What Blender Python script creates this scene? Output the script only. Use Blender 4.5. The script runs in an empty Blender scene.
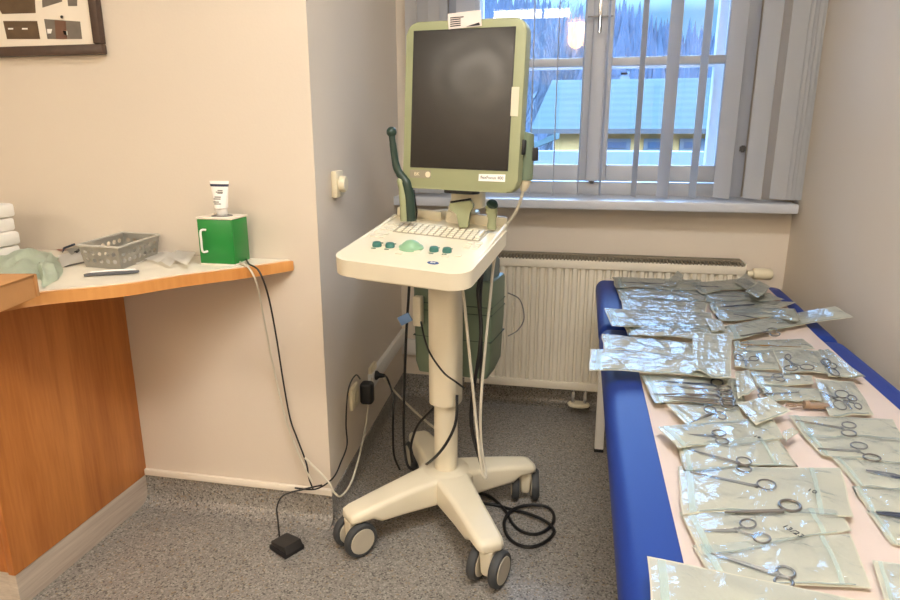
import bpy, bmesh, math, random
from mathutils import Vector, Matrix, noise
R = math.radians
COL = bpy.context.scene.collection
SC = bpy.context.scene

# ------------------------------------------------------------------ camera
FPX, PITCH, YAW, CAMH = 640.0, R(14.54), R(11.4), 1.2
cd = bpy.data.cameras.new('camera'); cam = bpy.data.objects.new('camera', cd); COL.objects.link(cam)
cd.sensor_width = 36; cd.lens = FPX / 900 * 36; cd.clip_start = 0.02; cd.clip_end = 600
cam.location = (0, 0, CAMH); cam.rotation_euler = (R(90) - PITCH, 0, YAW)
SC.camera = cam

# ------------------------------------------------------------------ world, lights, exposure
SC.view_settings.view_transform = 'Standard'; SC.view_settings.look = 'None'
SC.view_settings.gamma = 1; SC.view_settings.use_curve_mapping = False
SC.view_settings.exposure = 0.25
SKY = 20.0
world = bpy.data.worlds.new('sky'); SC.world = world; world.use_nodes = True
wn = world.node_tree.nodes; wl = world.node_tree.links
bg = wn['Background']
tcw = wn.new('ShaderNodeTexCoord'); sep = wn.new('ShaderNodeSeparateXYZ'); rampw = wn.new('ShaderNodeValToRGB')
wl.new(tcw.outputs['Generated'], sep.inputs[0]); wl.new(sep.outputs['Z'], rampw.inputs[0]); wl.new(rampw.outputs[0], bg.inputs[0])
rampw.color_ramp.elements[0].color = (0.011, 0.025, 0.043, 1); rampw.color_ramp.elements[0].position = 0.16
rampw.color_ramp.elements[1].color = (0.33, 0.59, 1.0, 1); rampw.color_ramp.elements[1].position = 0.55
bg.inputs[1].default_value = SKY

def area(name, loc, size, power, color, rot=(0, 0, 0), size_y=None):
    l = bpy.data.lights.new(name, 'AREA'); l.energy = power; l.color = color
    l.shape = 'RECTANGLE'; l.size = size; l.size_y = size_y or size
    o = bpy.data.objects.new(name, l); COL.objects.link(o); o.location = loc; o.rotation_euler = rot
    return o
WARM = (1.0, 0.88, 0.72)
# each ceiling fixture (housings built further down) throws its light down from just below its tubes
COOL = (0.92, 0.96, 1.0)
LAMPS = [((-0.75, -2.1), 30, WARM, 'twin tube ceiling lamp mirrored in the window'), ((-2.9, -2.6), 42, WARM, 'twin tube ceiling lamp in the far rear corner'),
         ((-0.25, -0.25), 12, WARM, 'added warm twin tube fill lamp, unseen, above the camera'), ((0.22, 0.70), 23, COOL, 'added cool white twin tube fill lamp, unseen, above the examination bed')]  # last two lamps are unseen, added to brighten bed, floor and cart
for (lx_, ly_), pw, col_, _ in LAMPS: area('ceiling_light', (lx_, ly_, 2.52), 1.05, pw, col_, size_y=0.36)
prt = area('window_portal', (0.03, 3.2, 1.65), 1.15, 1, (1, 1, 1), rot=(R(-90), 0, 0), size_y=1.4)
prt.data.cycles.is_portal = True

# ------------------------------------------------------------------ helpers
cf = Vector((-math.sin(YAW) * math.cos(PITCH), math.cos(YAW) * math.cos(PITCH), -math.sin(PITCH)))
cr = Vector((math.cos(YAW), math.sin(YAW), 0)); cu = cr.cross(cf)
def at(px, py, **k):
    """the point of a real plane (x=, y= or z=) seen at a pixel of the 900x600 photograph"""
    d = cf + cr * ((px - 450) / FPX) + cu * ((300 - py) / FPX)
    (a, v), = k.items(); i = 'xyz'.index(a); c = Vector((0, 0, CAMH))
    return c + d * ((v - c[i]) / d[i])

def lin(c):
    return tuple(((v / 255) / 12.92 if v / 255 <= 0.04045 else ((v / 255 + 0.055) / 1.055) ** 2.4) for v in c)
def mat(name, rgb, rough=0.5, metal=0.0, spec=0.5, noise_amt=0.0, noise_scale=20, bump=0.0, bump_scale=60, emit=None, estr=1.0, coat=0.0):
    m = bpy.data.materials.new(name); m.use_nodes = True; n = m.node_tree.nodes; l = m.node_tree.links
    b = n['Principled BSDF']; c = lin(rgb)
    b.inputs['Base Color'].default_value = (*c, 1); b.inputs['Roughness'].default_value = rough
    b.inputs['Metallic'].default_value = metal; b.inputs['Specular IOR Level'].default_value = spec
    b.inputs['Coat Weight'].default_value = coat
    tc = n.new('ShaderNodeTexCoord')
    nz = n.new('ShaderNodeTexNoise'); nz.inputs['Scale'].default_value = noise_scale; nz.inputs['Detail'].default_value = 4
    l.new(tc.outputs['Object'], nz.inputs['Vector'])
    mx = n.new('ShaderNodeMix'); mx.data_type = 'RGBA'
    k = max(noise_amt, 0.015)
    mx.inputs['A'].default_value = (*[v * (1 - k) for v in c], 1); mx.inputs['B'].default_value = (*[min(1, v * (1 + k)) for v in c], 1)
    l.new(nz.outputs['Fac'], mx.inputs['Factor']); l.new(mx.outputs['Result'], b.inputs['Base Color'])
    if bump:
        n2 = n.new('ShaderNodeTexNoise'); n2.inputs['Scale'].default_value = bump_scale; n2.inputs['Detail'].default_value = 5
        l.new(tc.outputs['Object'], n2.inputs['Vector'])
        bp = n.new('ShaderNodeBump'); bp.inputs['Strength'].default_value = bump; bp.inputs['Distance'].default_value = 0.01
        l.new(n2.outputs['Fac'], bp.inputs['Height']); l.new(bp.outputs['Normal'], b.inputs['Normal'])
    if emit:
        b.inputs['Emission Color'].default_value = (*lin(emit), 1); b.inputs['Emission Strength'].default_value = estr
    return m

W = {}
def thing(name, label, cat, loc=(0, 0, 0), group=None, M=None):
    o = bpy.data.objects.new(name, None); COL.objects.link(o); o.empty_display_size = 0.05
    mw = M.copy() if M is not None else Matrix.Translation(Vector(loc))
    o.matrix_world = mw; W[o] = mw
    o['label'] = label; o['category'] = cat
    if group: o['group'] = group
    return o
def mesh_obj(name, bm, m, parent, smooth, flip=True):
    me = bpy.data.meshes.new(name)
    if flip: bmesh.ops.recalc_face_normals(bm, faces=bm.faces)
    if name in ('film', 'seal_band', 'edge_print') and sum(f.normal.z * f.calc_area() for f in bm.faces) < 0:
        bmesh.ops.reverse_faces(bm, faces=bm.faces)
    bm.to_mesh(me); bm.free()
    ms = m if isinstance(m, (list, tuple)) else [m]
    for x in ms: me.materials.append(x)
    if smooth:
        for p in me.polygons: p.use_smooth = True
        if smooth != 'all': me.set_sharp_from_angle(angle=R(smooth if smooth is not True else 40))
    o = bpy.data.objects.new(name, me); COL.objects.link(o)
    if parent is not None: o.parent = parent
    return o
def part(name, bm, m, parent, label=None, smooth=True):
    """bm is in world space; stored in the parent's space"""
    bm.transform(W[parent].inverted())
    o = mesh_obj(name, bm, m, parent, smooth); W[o] = W[parent]
    if label: o['label'] = label
    return o
def single(name, bm, m, label, cat, group=None, smooth=True):
    lo = [min(v.co[i] for v in bm.verts) for i in range(3)]; hi = [max(v.co[i] for v in bm.verts) for i in range(3)]
    T = Matrix.Translation(((lo[0] + hi[0]) / 2, (lo[1] + hi[1]) / 2, lo[2]))
    bm.transform(T.inverted()); o = mesh_obj(name, bm, m, None, smooth); o.matrix_world = T; W[o] = T
    o['label'] = label; o['category'] = cat
    if group: o['group'] = group
    return o
def struct(name, bm, m, parent=None, smooth=False):
    o = mesh_obj(name, bm, m, parent, smooth); W[o] = Matrix()
    if parent is None: o['kind'] = 'structure'
    return o

def nb(): return bmesh.new()
def box(bm, x0, x1, y0, y1, z0, z1, bevel=0.0, seg=2, M=None, mi=0):
    r = bmesh.ops.create_cube(bm, size=1)
    vs = r['verts']
    for v in vs:
        v.co = Vector(((x0 + x1) / 2 + v.co.x * (x1 - x0), (y0 + y1) / 2 + v.co.y * (y1 - y0), (z0 + z1) / 2 + v.co.z * (z1 - z0)))
    fs = set(f for v in vs for f in v.link_faces)
    if bevel:
        es = list(set(e for v in vs for e in v.link_edges))
        rr = bmesh.ops.bevel(bm, geom=es, offset=bevel, segments=seg, affect='EDGES', profile=0.5)
        fs = set(f for f in rr['faces']) | set(f for f in fs if f.is_valid)
        vs = list(set(v for f in fs for v in f.verts))
    for f in fs:
        if f.is_valid: f.material_index = mi
    if M is not None:
        for v in vs: v.co = M @ v.co
    return vs
def prism(bm, pts, z0, z1, M=None, bevel=0.0, seg=2, mi=0):
    """extrude an xy outline from z0 to z1; bevel rounds its two rims"""
    bot = [bm.verts.new((p[0], p[1], z0)) for p in pts]; top = [bm.verts.new((p[0], p[1], z1)) for p in pts]
    n = len(pts); fs = [bm.faces.new(bot[::-1]), bm.faces.new(top)]
    for i in range(n): fs.append(bm.faces.new((bot[i], bot[(i + 1) % n], top[(i + 1) % n], top[i])))
    vs = bot + top
    if bevel:
        es = [e for f in fs[:2] for e in f.edges]
        rr = bmesh.ops.bevel(bm, geom=es, offset=bevel, segments=seg, affect='EDGES', profile=0.5)
        fs = list(set(rr['faces']) | set(f for f in fs if f.is_valid)); vs = list(set(v for f in fs for v in f.verts))
    for f in fs: f.material_index = mi
    if M is not None:
        for v in vs: v.co = M @ v.co
    return vs
def rrect(cx, cy, w, h, r, seg=5):
    out = []
    for (sx, sy, a0) in ((1, 1, 0), (-1, 1, 90), (-1, -1, 180), (1, -1, 270)):
        for k in range(seg + 1):
            a = R(a0 + 90 * k / seg); out.append((cx + sx * (w / 2 - r) + r * math.cos(a), cy + sy * (h / 2 - r) + r * math.sin(a)))
    return out
def cyl(bm, p0, p1, r0, r1=None, n=20, mi=0, cap=True):
    return tube(bm, [p0, p1], [r0, r0 if r1 is None else r1], n, mi=mi, cap=cap)
def smoothpath(pts, k=6):
    pts = [Vector(p) for p in pts]
    if len(pts) < 3: return pts
    out = []
    for i in range(len(pts) - 1):
        p0 = pts[max(i - 1, 0)]; p1 = pts[i]; p2 = pts[i + 1]; p3 = pts[min(i + 2, len(pts) - 1)]
        for j in range(k):
            t = j / k
            out.append(0.5 * ((2 * p1) + (-p0 + p2) * t + (2 * p0 - 5 * p1 + 4 * p2 - p3) * t * t + (-p0 + 3 * p1 - 3 * p2 + p3) * t ** 3))
    out.append(pts[-1]); return out
def tube(bm, pts, rad, n=8, closed=False, mi=0, cap=True, flat=1.0):
    pts = [Vector(p) for p in pts]; m = len(pts)
    if not isinstance(rad, (list, tuple)): rad = [rad] * m
    rings = []; nrm = None
    for i, p in enumerate(pts):
        if closed: t = pts[(i + 1) % m] - pts[i - 1]
        else: t = pts[min(i + 1, m - 1)] - pts[max(i - 1, 0)]
        if t.length < 1e-9: t = Vector((0, 0, 1))
        t.normalize()
        if nrm is None:
            nrm = Vector((0, 0, 1)) if abs(t.z) < 0.9 else Vector((1, 0, 0))
        nrm = (nrm - t * nrm.dot(t))
        if nrm.length < 1e-6: nrm = t.orthogonal()
        nrm.normalize(); b = t.cross(nrm)
        rings.append([bm.verts.new(p + (nrm * math.cos(2 * math.pi * k / n) * flat + b * math.sin(2 * math.pi * k / n)) * rad[i]) for k in range(n)])
    for i in range(m if closed else m - 1):
        a = rings[i]; c = rings[(i + 1) % m]
        for k in range(n):
            f = bm.faces.new((a[k], a[(k + 1) % n], c[(k + 1) % n], c[k])); f.material_index = mi
    if cap and not closed:
        for rg in (rings[0], rings[-1]):
            f = bm.faces.new(rg); f.material_index = mi
    return rings
def loft(bm, rings, cap=True, mi=0):
    rv = [[bm.verts.new(p) for p in r] for r in rings]; n = len(rv[0])
    for a, b in zip(rv, rv[1:]):
        for k in range(n):
            f = bm.faces.new((a[k], a[(k + 1) % n], b[(k + 1) % n], b[k])); f.material_index = mi
    if cap:
        for r in (rv[0], rv[-1]):
            f = bm.faces.new(r); f.material_index = mi
    return rv
def lathe(bm, prof, c=(0, 0, 0), M=None, n=24, mi=0):
    rings = []
    for r, z in prof:
        ring = [Vector((max(r, 1e-5) * math.cos(2 * math.pi * k / n), max(r, 1e-5) * math.sin(2 * math.pi * k / n), z)) + Vector(c) for k in range(n)]
        rings.append([M @ p for p in ring] if M is not None else ring)
    return loft(bm, rings, mi=mi)
def rot(yaw, tilt, roll): return Matrix.Rotation(R(yaw), 4, 'Z') @ Matrix.Rotation(R(tilt), 4, 'X') @ Matrix.Rotation(R(roll), 4, 'Y')
def text_bm(s, size, M, thick=0.0004):
    cu_ = bpy.data.curves.new('t', 'FONT'); cu_.body = s; cu_.size = size; cu_.extrude = thick; cu_.align_x = 'CENTER'; cu_.align_y = 'CENTER'
    o = bpy.data.objects.new('t', cu_); COL.objects.link(o)
    dg = bpy.context.evaluated_depsgraph_get(); me = bpy.data.meshes.new_from_object(o.evaluated_get(dg))
    bm = nb(); bm.from_mesh(me); bm.transform(M)
    bpy.data.objects.remove(o); bpy.data.curves.remove(cu_); bpy.data.meshes.remove(me)
    return bm

# ------------------------------------------------------------------ materials
M_paint = mat('wall_paint', (214, 202, 186), 0.85, noise_amt=0.02, noise_scale=2, bump=0.05, bump_scale=140)
M_ceiling = mat('ceiling_paint', (235, 232, 226), 0.9)
M_white = mat('white_lacquer', (225, 222, 216), 0.35)
M_winwhite = mat('window_lacquer', (192, 194, 200), 0.35)
M_trim = mat('cream_trim', (232, 222, 206), 0.45)
M_slat = mat('blind_fabric', (205, 204, 204), 0.8, bump=0.1, bump_scale=300)
n_, l_ = M_slat.node_tree.nodes, M_slat.node_tree.links
tl_ = n_.new('ShaderNodeBsdfTranslucent'); tl_.inputs[0].default_value = (0.75, 0.76, 0.8, 1); ms_ = n_.new('ShaderNodeMixShader'); ms_.inputs[0].default_value = 0.35
l_.new(n_['Principled BSDF'].outputs[0], ms_.inputs[1]); l_.new(tl_.outputs[0], ms_.inputs[2]); l_.new(ms_.outputs[0], n_['Material Output'].inputs[0])
M_cream = mat('cream_plastic', (230, 221, 197), 0.38)
M_creamkey = mat('key_plastic', (226, 218, 195), 0.5)
M_olive = mat('olive_plastic', (150, 154, 118), 0.42)
M_green = mat('sage_plastic', (106, 120, 98), 0.45)
M_darksage = mat('slate_green_plastic', (92, 106, 100), 0.4)
M_darkgreen = mat('dark_green_plastic', (38, 58, 48), 0.4)
M_knob = mat('teal_plastic', (62, 116, 108), 0.35)
M_ball = mat('pale_green_ball', (138, 178, 142), 0.3)
M_black = mat('black_rubber', (24, 24, 26), 0.5)
M_cable = mat('black_cable', (22, 22, 24), 0.4)
M_cablew = mat('pale_cable', (205, 198, 180), 0.45)
M_tyre = mat('grey_rubber', (62, 64, 66), 0.6)
M_chrome = mat('chrome', (200, 200, 202), 0.18, 1.0)
M_steel = mat('surgical_steel', (128, 124, 120), 0.34, 0.9)
M_darksteel = mat('dark_steel', (62, 68, 82), 0.4, 0.6)
M_gold = mat('gilded_handle', (190, 150, 90), 0.3, 1.0)
M_navy = mat('navy_vinyl', (20, 48, 122), 0.5, spec=0.3, noise_amt=0.05, noise_scale=8, bump=0.06, bump_scale=400)
M_sheet = mat('paper_sheet', (252, 232, 218), 0.8, bump=0.1, bump_scale=14)
M_rad = mat('radiator_enamel', (222, 214, 196), 0.4)
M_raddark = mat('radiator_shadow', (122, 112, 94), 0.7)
M_card = mat('cardboard', (196, 142, 88), 0.8, noise_amt=0.06, noise_scale=40)
M_countertop = mat('cream_laminate', (232, 224, 206), 0.4)
M_greenbox = mat('green_enamel', (22, 128, 52), 0.35)
M_basket = mat('grey_basket_plastic', (190, 186, 176), 0.5)
M_ivory = mat('ivory_plastic', (222, 210, 180), 0.4)
M_paperw = mat('white_paper', (246, 242, 235), 0.6)
M_ink = mat('black_ink', (30, 30, 34), 0.6)
M_greyink = mat('grey_ink', (120, 118, 116), 0.6)
M_blueink = mat('navy_ink', (30, 40, 70), 0.5)
M_frame = mat('dark_frame_wood', (74, 56, 46), 0.4, noise_amt=0.3, noise_scale=60)
M_tan = mat('tan_instrument', (150, 126, 104), 0.4, 0.3)
M_backing = mat('pouch_paper', (236, 230, 208), 0.65, bump=0.15, bump_scale=60)
M_brown = mat('brown_leather', (110, 78, 60), 0.6)
M_clear = None

def nodes(m): return m.node_tree.nodes, m.node_tree.links
# speckled vinyl floor
M_floor = mat('speckled_vinyl', (120, 112, 102), 0.36)
n, l = nodes(M_floor); b = n['Principled BSDF']
tc = n.new('ShaderNodeTexCoord')
cols = []
v1 = n.new('ShaderNodeTexVoronoi'); v1.inputs['Scale'].default_value = 230; l.new(tc.outputs['Object'], v1.inputs['Vector'])
r1 = n.new('ShaderNodeValToRGB'); sepc = n.new('ShaderNodeSeparateColor'); l.new(v1.outputs['Color'], sepc.inputs[0]); l.new(sepc.outputs[0], r1.inputs[0])
e = r1.color_ramp.elements; r1.color_ramp.interpolation = 'CONSTANT'
e[0].position = 0; e[0].color = (*lin((90, 86, 82)), 1); e[1].position = 0.12; e[1].color = (*lin((136, 131, 125)), 1)
for p, c in ((0.45, (152, 147, 140)), (0.72, (126, 122, 116)), (0.88, (168, 164, 156)), (0.96, (146, 128, 104))):
    x = e.new(p); x.color = (*lin(c), 1)
l.new(r1.outputs[0], b.inputs['Base Color'])
# wood
def wood(name, base, dark, scale=1.0):
    m = mat(name, base, 0.42); n, l = nodes(m); b = n['Principled BSDF']
    tc = n.new('ShaderNodeTexCoord'); mp = n.new('ShaderNodeMapping'); mp.inputs['Scale'].default_value = (9 * scale, 9 * scale, 0.7 * scale)
    l.new(tc.outputs['Object'], mp.inputs[0])
    nz = n.new('ShaderNodeTexNoise'); nz.inputs['Scale'].default_value = 1.6; nz.inputs['Detail'].default_value = 3; nz.inputs['Distortion'].default_value = 0.6
    l.new(mp.outputs[0], nz.inputs['Vector'])
    n2 = n.new('ShaderNodeTexNoise'); n2.inputs['Scale'].default_value = 14; n2.inputs['Detail'].default_value = 6
    l.new(mp.outputs[0], n2.inputs['Vector'])
    ad = n.new('ShaderNodeMath'); ad.operation = 'MULTIPLY_ADD'; ad.inputs[1].default_value = 0.45
    l.new(n2.outputs['Fac'], ad.inputs[0]); l.new(nz.outputs['Fac'], ad.inputs[2])
    rp = n.new('ShaderNodeValToRGB'); l.new(ad.outputs[0], rp.inputs[0])
    rp.color_ramp.elements[0].position = 0.45; rp.color_ramp.elements[0].color = (*lin(dark), 1)
    rp.color_ramp.elements[1].position = 0.95; rp.color_ramp.elements[1].color = (*lin(base), 1)
    l.new(rp.outputs[0], b.inputs['Base Color'])
    return m
M_wood = wood('cherry_veneer', (208, 136, 70), (170, 98, 42))
M_edge = wood('orange_wood_edge', (222, 160, 92), (200, 132, 66), 0.6)
# streaked plinth laminate
M_plinth = wood('grey_marbled_laminate', (216, 204, 188), (168, 152, 138), 0.5)
nodes(M_plinth)[0]['Mapping'].inputs['Scale'].default_value = (3, 0.6, 14)
# window glass: clear with real reflections
def glass(name, tint=(1, 1, 1), rough=0.0, ior=1.5, body=0.0, body_col=(1, 1, 1), bump=0.0, bscale=30):
    m = bpy.data.materials.new(name); m.use_nodes = True; n, l = nodes(m); n.remove(n['Principled BSDF'])
    out = n['Material Output']
    tr = n.new('ShaderNodeBsdfTransparent'); tr.inputs[0].default_value = (*tint, 1)
    gl = n.new('ShaderNodeBsdfGlossy'); gl.inputs['Roughness'].default_value = rough
    if name == 'pouch_film': gl.inputs[0].default_value = (0.86, 0.94, 1.0, 1)  # bluish gloss tint paints in the window's blue sheen on the film
    fr = n.new('ShaderNodeFresnel'); fr.inputs['IOR'].default_value = ior
    mx = n.new('ShaderNodeMixShader'); base = tr
    if body:
        df = n.new('ShaderNodeBsdfDiffuse'); df.inputs[0].default_value = (*body_col, 1)
        m0 = n.new('ShaderNodeMixShader'); m0.inputs[0].default_value = body
        l.new(tr.outputs[0], m0.inputs[1]); l.new(df.outputs[0], m0.inputs[2]); base = m0
    l.new(fr.outputs[0], mx.inputs[0]); l.new(base.outputs[0], mx.inputs[1]); l.new(gl.outputs[0], mx.inputs[2]); l.new(mx.outputs[0], out.inputs[0])
    if bump:
        tc = n.new('ShaderNodeTexCoord'); nz = n.new('ShaderNodeTexNoise'); nz.inputs['Scale'].default_value = bscale; nz.inputs['Detail'].default_value = 3; nz.inputs['Distortion'].default_value = 1.2
        l.new(tc.outputs['Object'], nz.inputs['Vector']); bp = n.new('ShaderNodeBump'); bp.inputs['Strength'].default_value = bump; bp.inputs['Distance'].default_value = 0.01
        l.new(nz.outputs['Fac'], bp.inputs['Height']); l.new(bp.outputs[0], gl.inputs['Normal']); l.new(bp.outputs[0], fr.inputs['Normal'])
    return m
M_glass = glass('window_glass')
M_film = glass('pouch_film', (0.97, 0.99, 1.0), 0.16, 1.6, 0.11, (0.84, 0.88, 0.88), bump=0.7, bscale=22)
M_seal = glass('pouch_seal', (0.88, 0.95, 0.94), 0.2, 1.4, 0.25, (0.68, 0.82, 0.80), bump=0.2, bscale=80)
M_bag = mat('green_tint_bag', (222, 233, 214), 0.3, noise_amt=0.12, noise_scale=18, bump=0.5, bump_scale=26)
# smeared dark screen
M_screen = mat('dark_screen', (12, 10, 9), 0.22, spec=0.45)
n, l = nodes(M_screen); b = n['Principled BSDF']
tc = n.new('ShaderNodeTexCoord'); wv = n.new('ShaderNodeTexWave'); wv.wave_type = 'RINGS'; wv.rings_direction = 'Y'; wv.inputs['Scale'].default_value = 5; wv.inputs['Distortion'].default_value = 7; wv.inputs['Detail'].default_value = 3
mp = n.new('ShaderNodeMapping'); mp.inputs['Location'].default_value = (-0.105, 0, -1.33); l.new(tc.outputs['Object'], mp.inputs[0]); l.new(mp.outputs[0], wv.inputs[0])
mr = n.new('ShaderNodeMapRange'); mr.inputs['To Min'].default_value = 0.20; mr.inputs['To Max'].default_value = 0.235
l.new(wv.outputs['Fac'], mr.inputs[0]); l.new(mr.outputs[0], b.inputs['Roughness'])

# ------------------------------------------------------------------ room shell
CW_Y, CX, AX, BW_Y, RW_X = 1.69, -0.722, -0.785, 2.76, 0.828
bm = nb(); box(bm, -4.1, 0.93, -3.1, 3.1, -0.1, 0); struct('floor', bm, M_floor)
bm = nb(); box(bm, -4.1, 0.93, -3.1, 3.1, 2.6, 2.7); struct('ceiling', bm, M_ceiling)
bm = nb(); prism(bm, [(-4.0, CW_Y), (CX, CW_Y), (AX, BW_Y), (AX, 3.1), (-4.0, 3.1)], 0, 2.6); struct('wall_left', bm, M_paint)
bm = nb(); box(bm, RW_X, RW_X + 0.1, -3.1, 3.1, 0, 2.6); struct('wall_right', bm, M_paint)
bm = nb(); box(bm, -4.1, -4.0, -3.1, 3.1, 0, 2.6); struct('wall_far_left', bm, M_paint)
bm = nb(); box(bm, -4.0, RW_X, -3.1, -3.0, 0, 2.6); struct('wall_behind', bm, M_paint)
# back wall with a splayed window recess
bm = nb()
ZS, ZT = 0.93, 2.35
fo = [(-0.74, BW_Y, ZS), (0.79, BW_Y, ZS), (0.79, BW_Y, ZT), (-0.74, BW_Y, ZT)]
bo = [(-0.53, 3.1, ZS), (0.60, 3.1, ZS), (0.60, 3.1, ZT - 0.1), (-0.53, 3.1, ZT - 0.1)]
fx = [(AX, BW_Y, 0), (RW_X, BW_Y, 0), (RW_X, BW_Y, 2.6), (AX, BW_Y, 2.6)]
bx_ = [(AX, 3.1, 0), (RW_X, 3.1, 0), (RW_X, 3.1, 2.6), (AX, 3.1, 2.6)]
F_, B_, O_, P_ = [[bm.verts.new(p) for p in q] for q in (fo, bo, fx, bx_)]
for i in range(4):
    j = (i + 1) % 4
    bm.faces.new((O_[i], O_[j], F_[j], F_[i])); bm.faces.new((F_[i], F_[j], B_[j], B_[i]))
    bm.faces.new((P_[i], P_[j], B_[j], B_[i])); bm.faces.new((O_[i], O_[j], P_[j], P_[i]))
struct('wall_back', bm, M_paint)
# coved vinyl skirting
def cove(name, p0, p1, nrm):
    bm = nb(); p0 = Vector((*p0, 0)); p1 = Vector((*p1, 0)); nn = Vector((*nrm, 0)).normalized()
    prof = [(0.0, 0.0), (0.045, 0.0005)] + [(0.004 + 0.041 * (1 - math.sin(R(a))), 0.0005 + 0.041 * (1 - math.cos(R(a)))) for a in (20, 40, 60, 75, 90)] + [(0.004, 0.10), (0.0, 0.10)]
    loft(bm, [[q + nn * d + Vector((0, 0, z)) for d, z in prof] for q in (p0, p1)])
    struct(name, bm, M_floor, smooth=35)
cove('baseboard_left', (-1.41, CW_Y), (CX + 0.004, CW_Y), (0, -1))
an = Vector((BW_Y - CW_Y, CX - AX)).normalized()
cove('baseboard_alcove', (CX, CW_Y), (AX, BW_Y), (an.x, an.y))
cove('baseboard_back', (AX, BW_Y), (RW_X, BW_Y), (0, -1))
cove('baseboard_right', (RW_X, -3.0), (RW_X, BW_Y), (-1, 0))
bm = nb(); box(bm, -1.41, CX + 0.006, CW_Y - 0.012, CW_Y, 0.1, 0.122, 0.003); struct('trim_1', bm, M_trim, smooth=True)
# cable trunking on the alcove wall and low along the back wall
bm = nb(); ang = math.atan2(CX - AX, BW_Y - CW_Y)
T = Matrix.Translation((CX, CW_Y, 0)) @ Matrix.Rotation(ang, 4, 'Z')
box(bm, 0, 0.018, 0.46, 1.06, 0.265, 0.325, 0.003, M=T); struct('trim_2', bm, M_white, smooth=True)
bm = nb(); box(bm, AX, -0.50, BW_Y - 0.02, BW_Y, 0.20, 0.275, 0.003); struct('trim_3', bm, M_white, smooth=True)
# window sill
bm = nb(); box(bm, AX - 0.001, 0.815, 2.645, BW_Y, 0.905, 0.942, 0.006); prism(bm, [(-0.74, BW_Y), (0.79, BW_Y), (0.66, 2.93), (-0.60, 2.93)], 0.931, 0.942)
struct('trim_4', bm, M_winwhite, smooth=True)

# ------------------------------------------------------------------ window (double casement, two leaves)
def ring(bm, x0, x1, z0, z1, w, y0, y1, bev=0.004, wb=None):
    wb = w if wb is None else wb
    box(bm, x0, x0 + w, y0, y1, z0, z1, bev); box(bm, x1 - w, x1, y0, y1, z0, z1, bev)
    box(bm, x0 + w, x1 - w, y0, y1, z0, z0 + wb, bev); box(bm, x0 + w, x1 - w, y0, y1, z1 - w, z1, bev)
win = bpy.data.objects.new('window_1', None); COL.objects.link(win); W[win] = Matrix(); win['kind'] = 'structure'
bm = nb(); ring(bm, -0.60, 0.67, 0.935, 2.33, 0.045, 2.94, 3.0, wb=0.06); box(bm, -0.53, 0.60, 2.985, 3.03, 0.935, 0.99); struct('window_frame', bm, M_winwhite, win, True)
bm = nb(); ring(bm, -0.53, 0.60, 0.95, 2.30, 0.055, 3.12, 3.17); box(bm, 0.005, 0.085, 3.12, 3.17, 0.95, 2.3, 0.003)
for xa, xb in ((-0.475, 0.0), (0.09, 0.545)): box(bm, xa, xb, 3.125, 3.155, 1.485, 1.51)
struct('outer_frame', bm, M_winwhite, win, True)
for (x0, x1, g0, g1) in ((-0.555, 0.046, -0.46, -0.012), (0.047, 0.625, 0.104, 0.552)):
    bm = nb(); y0, y1 = 2.925, 2.965
    box(bm, x0, g0, y0, y1, 1.0, 2.28, 0.005); box(bm, g1, x1, y0, y1, 1.0, 2.28, 0.005)
    box(bm, g0, g1, y0, y1, 1.0, 1.07, 0.005); box(bm, g0, g1, y0, y1, 2.21, 2.28, 0.005)
    box(bm, g0, g1, y0 + 0.004, y1, 1.478, 1.512, 0.004)
    sash = struct('sash', bm, M_winwhite, win, True)
    bm = nb(); box(bm, g0 - 0.004, g1 + 0.004, 2.947, 2.950, 1.06, 2.22); struct('pane', bm, M_glass, sash)
bm = nb(); box(bm, 0.018, 0.074, 2.905, 2.930, 1.0, 2.28, 0.008); struct('centre_post', bm, M_winwhite, win, True)
bm = nb(); box(bm, 0.036, 0.052, 2.893, 2.906, 1.62, 1.80, 0.004); tube(bm, [(0.044, 2.894, 1.665), (0.044, 2.872, 1.66), (0.044, 2.868, 1.60)], [0.006, 0.007, 0.008], 12)
tube(bm, [(-0.005, 2.888, 1.665), (0.094, 2.888, 1.665)], 0.004, 8); struct('window_handle', bm, M_chrome, win, True)
for (x, z) in ((0.045, 1.004), (0.607, 1.16), (0.653, 1.14)):
    bm = nb(); cyl(bm, (x, 2.918, z - 0.014), (x, 2.918, z + 0.014), 0.007, n=10); box(bm, x - 0.012, x + 0.012, 2.919, 2.927, z - 0.010, z + 0.010); struct('hinge', bm, M_steel, win, True)

# ------------------------------------------------------------------ outside
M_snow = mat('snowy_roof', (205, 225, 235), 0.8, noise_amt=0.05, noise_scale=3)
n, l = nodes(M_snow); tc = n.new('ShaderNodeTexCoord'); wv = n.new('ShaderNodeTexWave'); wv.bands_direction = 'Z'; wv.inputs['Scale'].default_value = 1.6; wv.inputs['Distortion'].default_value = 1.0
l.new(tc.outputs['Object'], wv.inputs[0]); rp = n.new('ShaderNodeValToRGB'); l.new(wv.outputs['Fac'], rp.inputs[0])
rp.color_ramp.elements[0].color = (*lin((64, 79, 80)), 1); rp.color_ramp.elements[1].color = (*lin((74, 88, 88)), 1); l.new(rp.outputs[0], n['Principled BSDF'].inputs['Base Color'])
M_yellow = mat('yellow_render', (206, 158, 96), 0.9)
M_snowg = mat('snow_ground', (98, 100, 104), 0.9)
M_hill = mat('hazy_frosted_hill', (66, 72, 84), 1.0, noise_amt=0.5, noise_scale=0.3)  # distance haze is put into the frost colour as a bluish tint
M_fir = mat('hazy_frosted_fir', (66, 74, 90), 1.0, noise_amt=0.35, noise_scale=0.25)  # same bluish haze painted into the frosted firs
M_twig = mat('frosted_twig', (86, 92, 104), 1.0, noise_amt=0.2)
M_gutter = mat('dark_gutter', (70, 66, 66), 0.6)
M_dpane = mat('house_pane', (60, 74, 92), 0.2)
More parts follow.
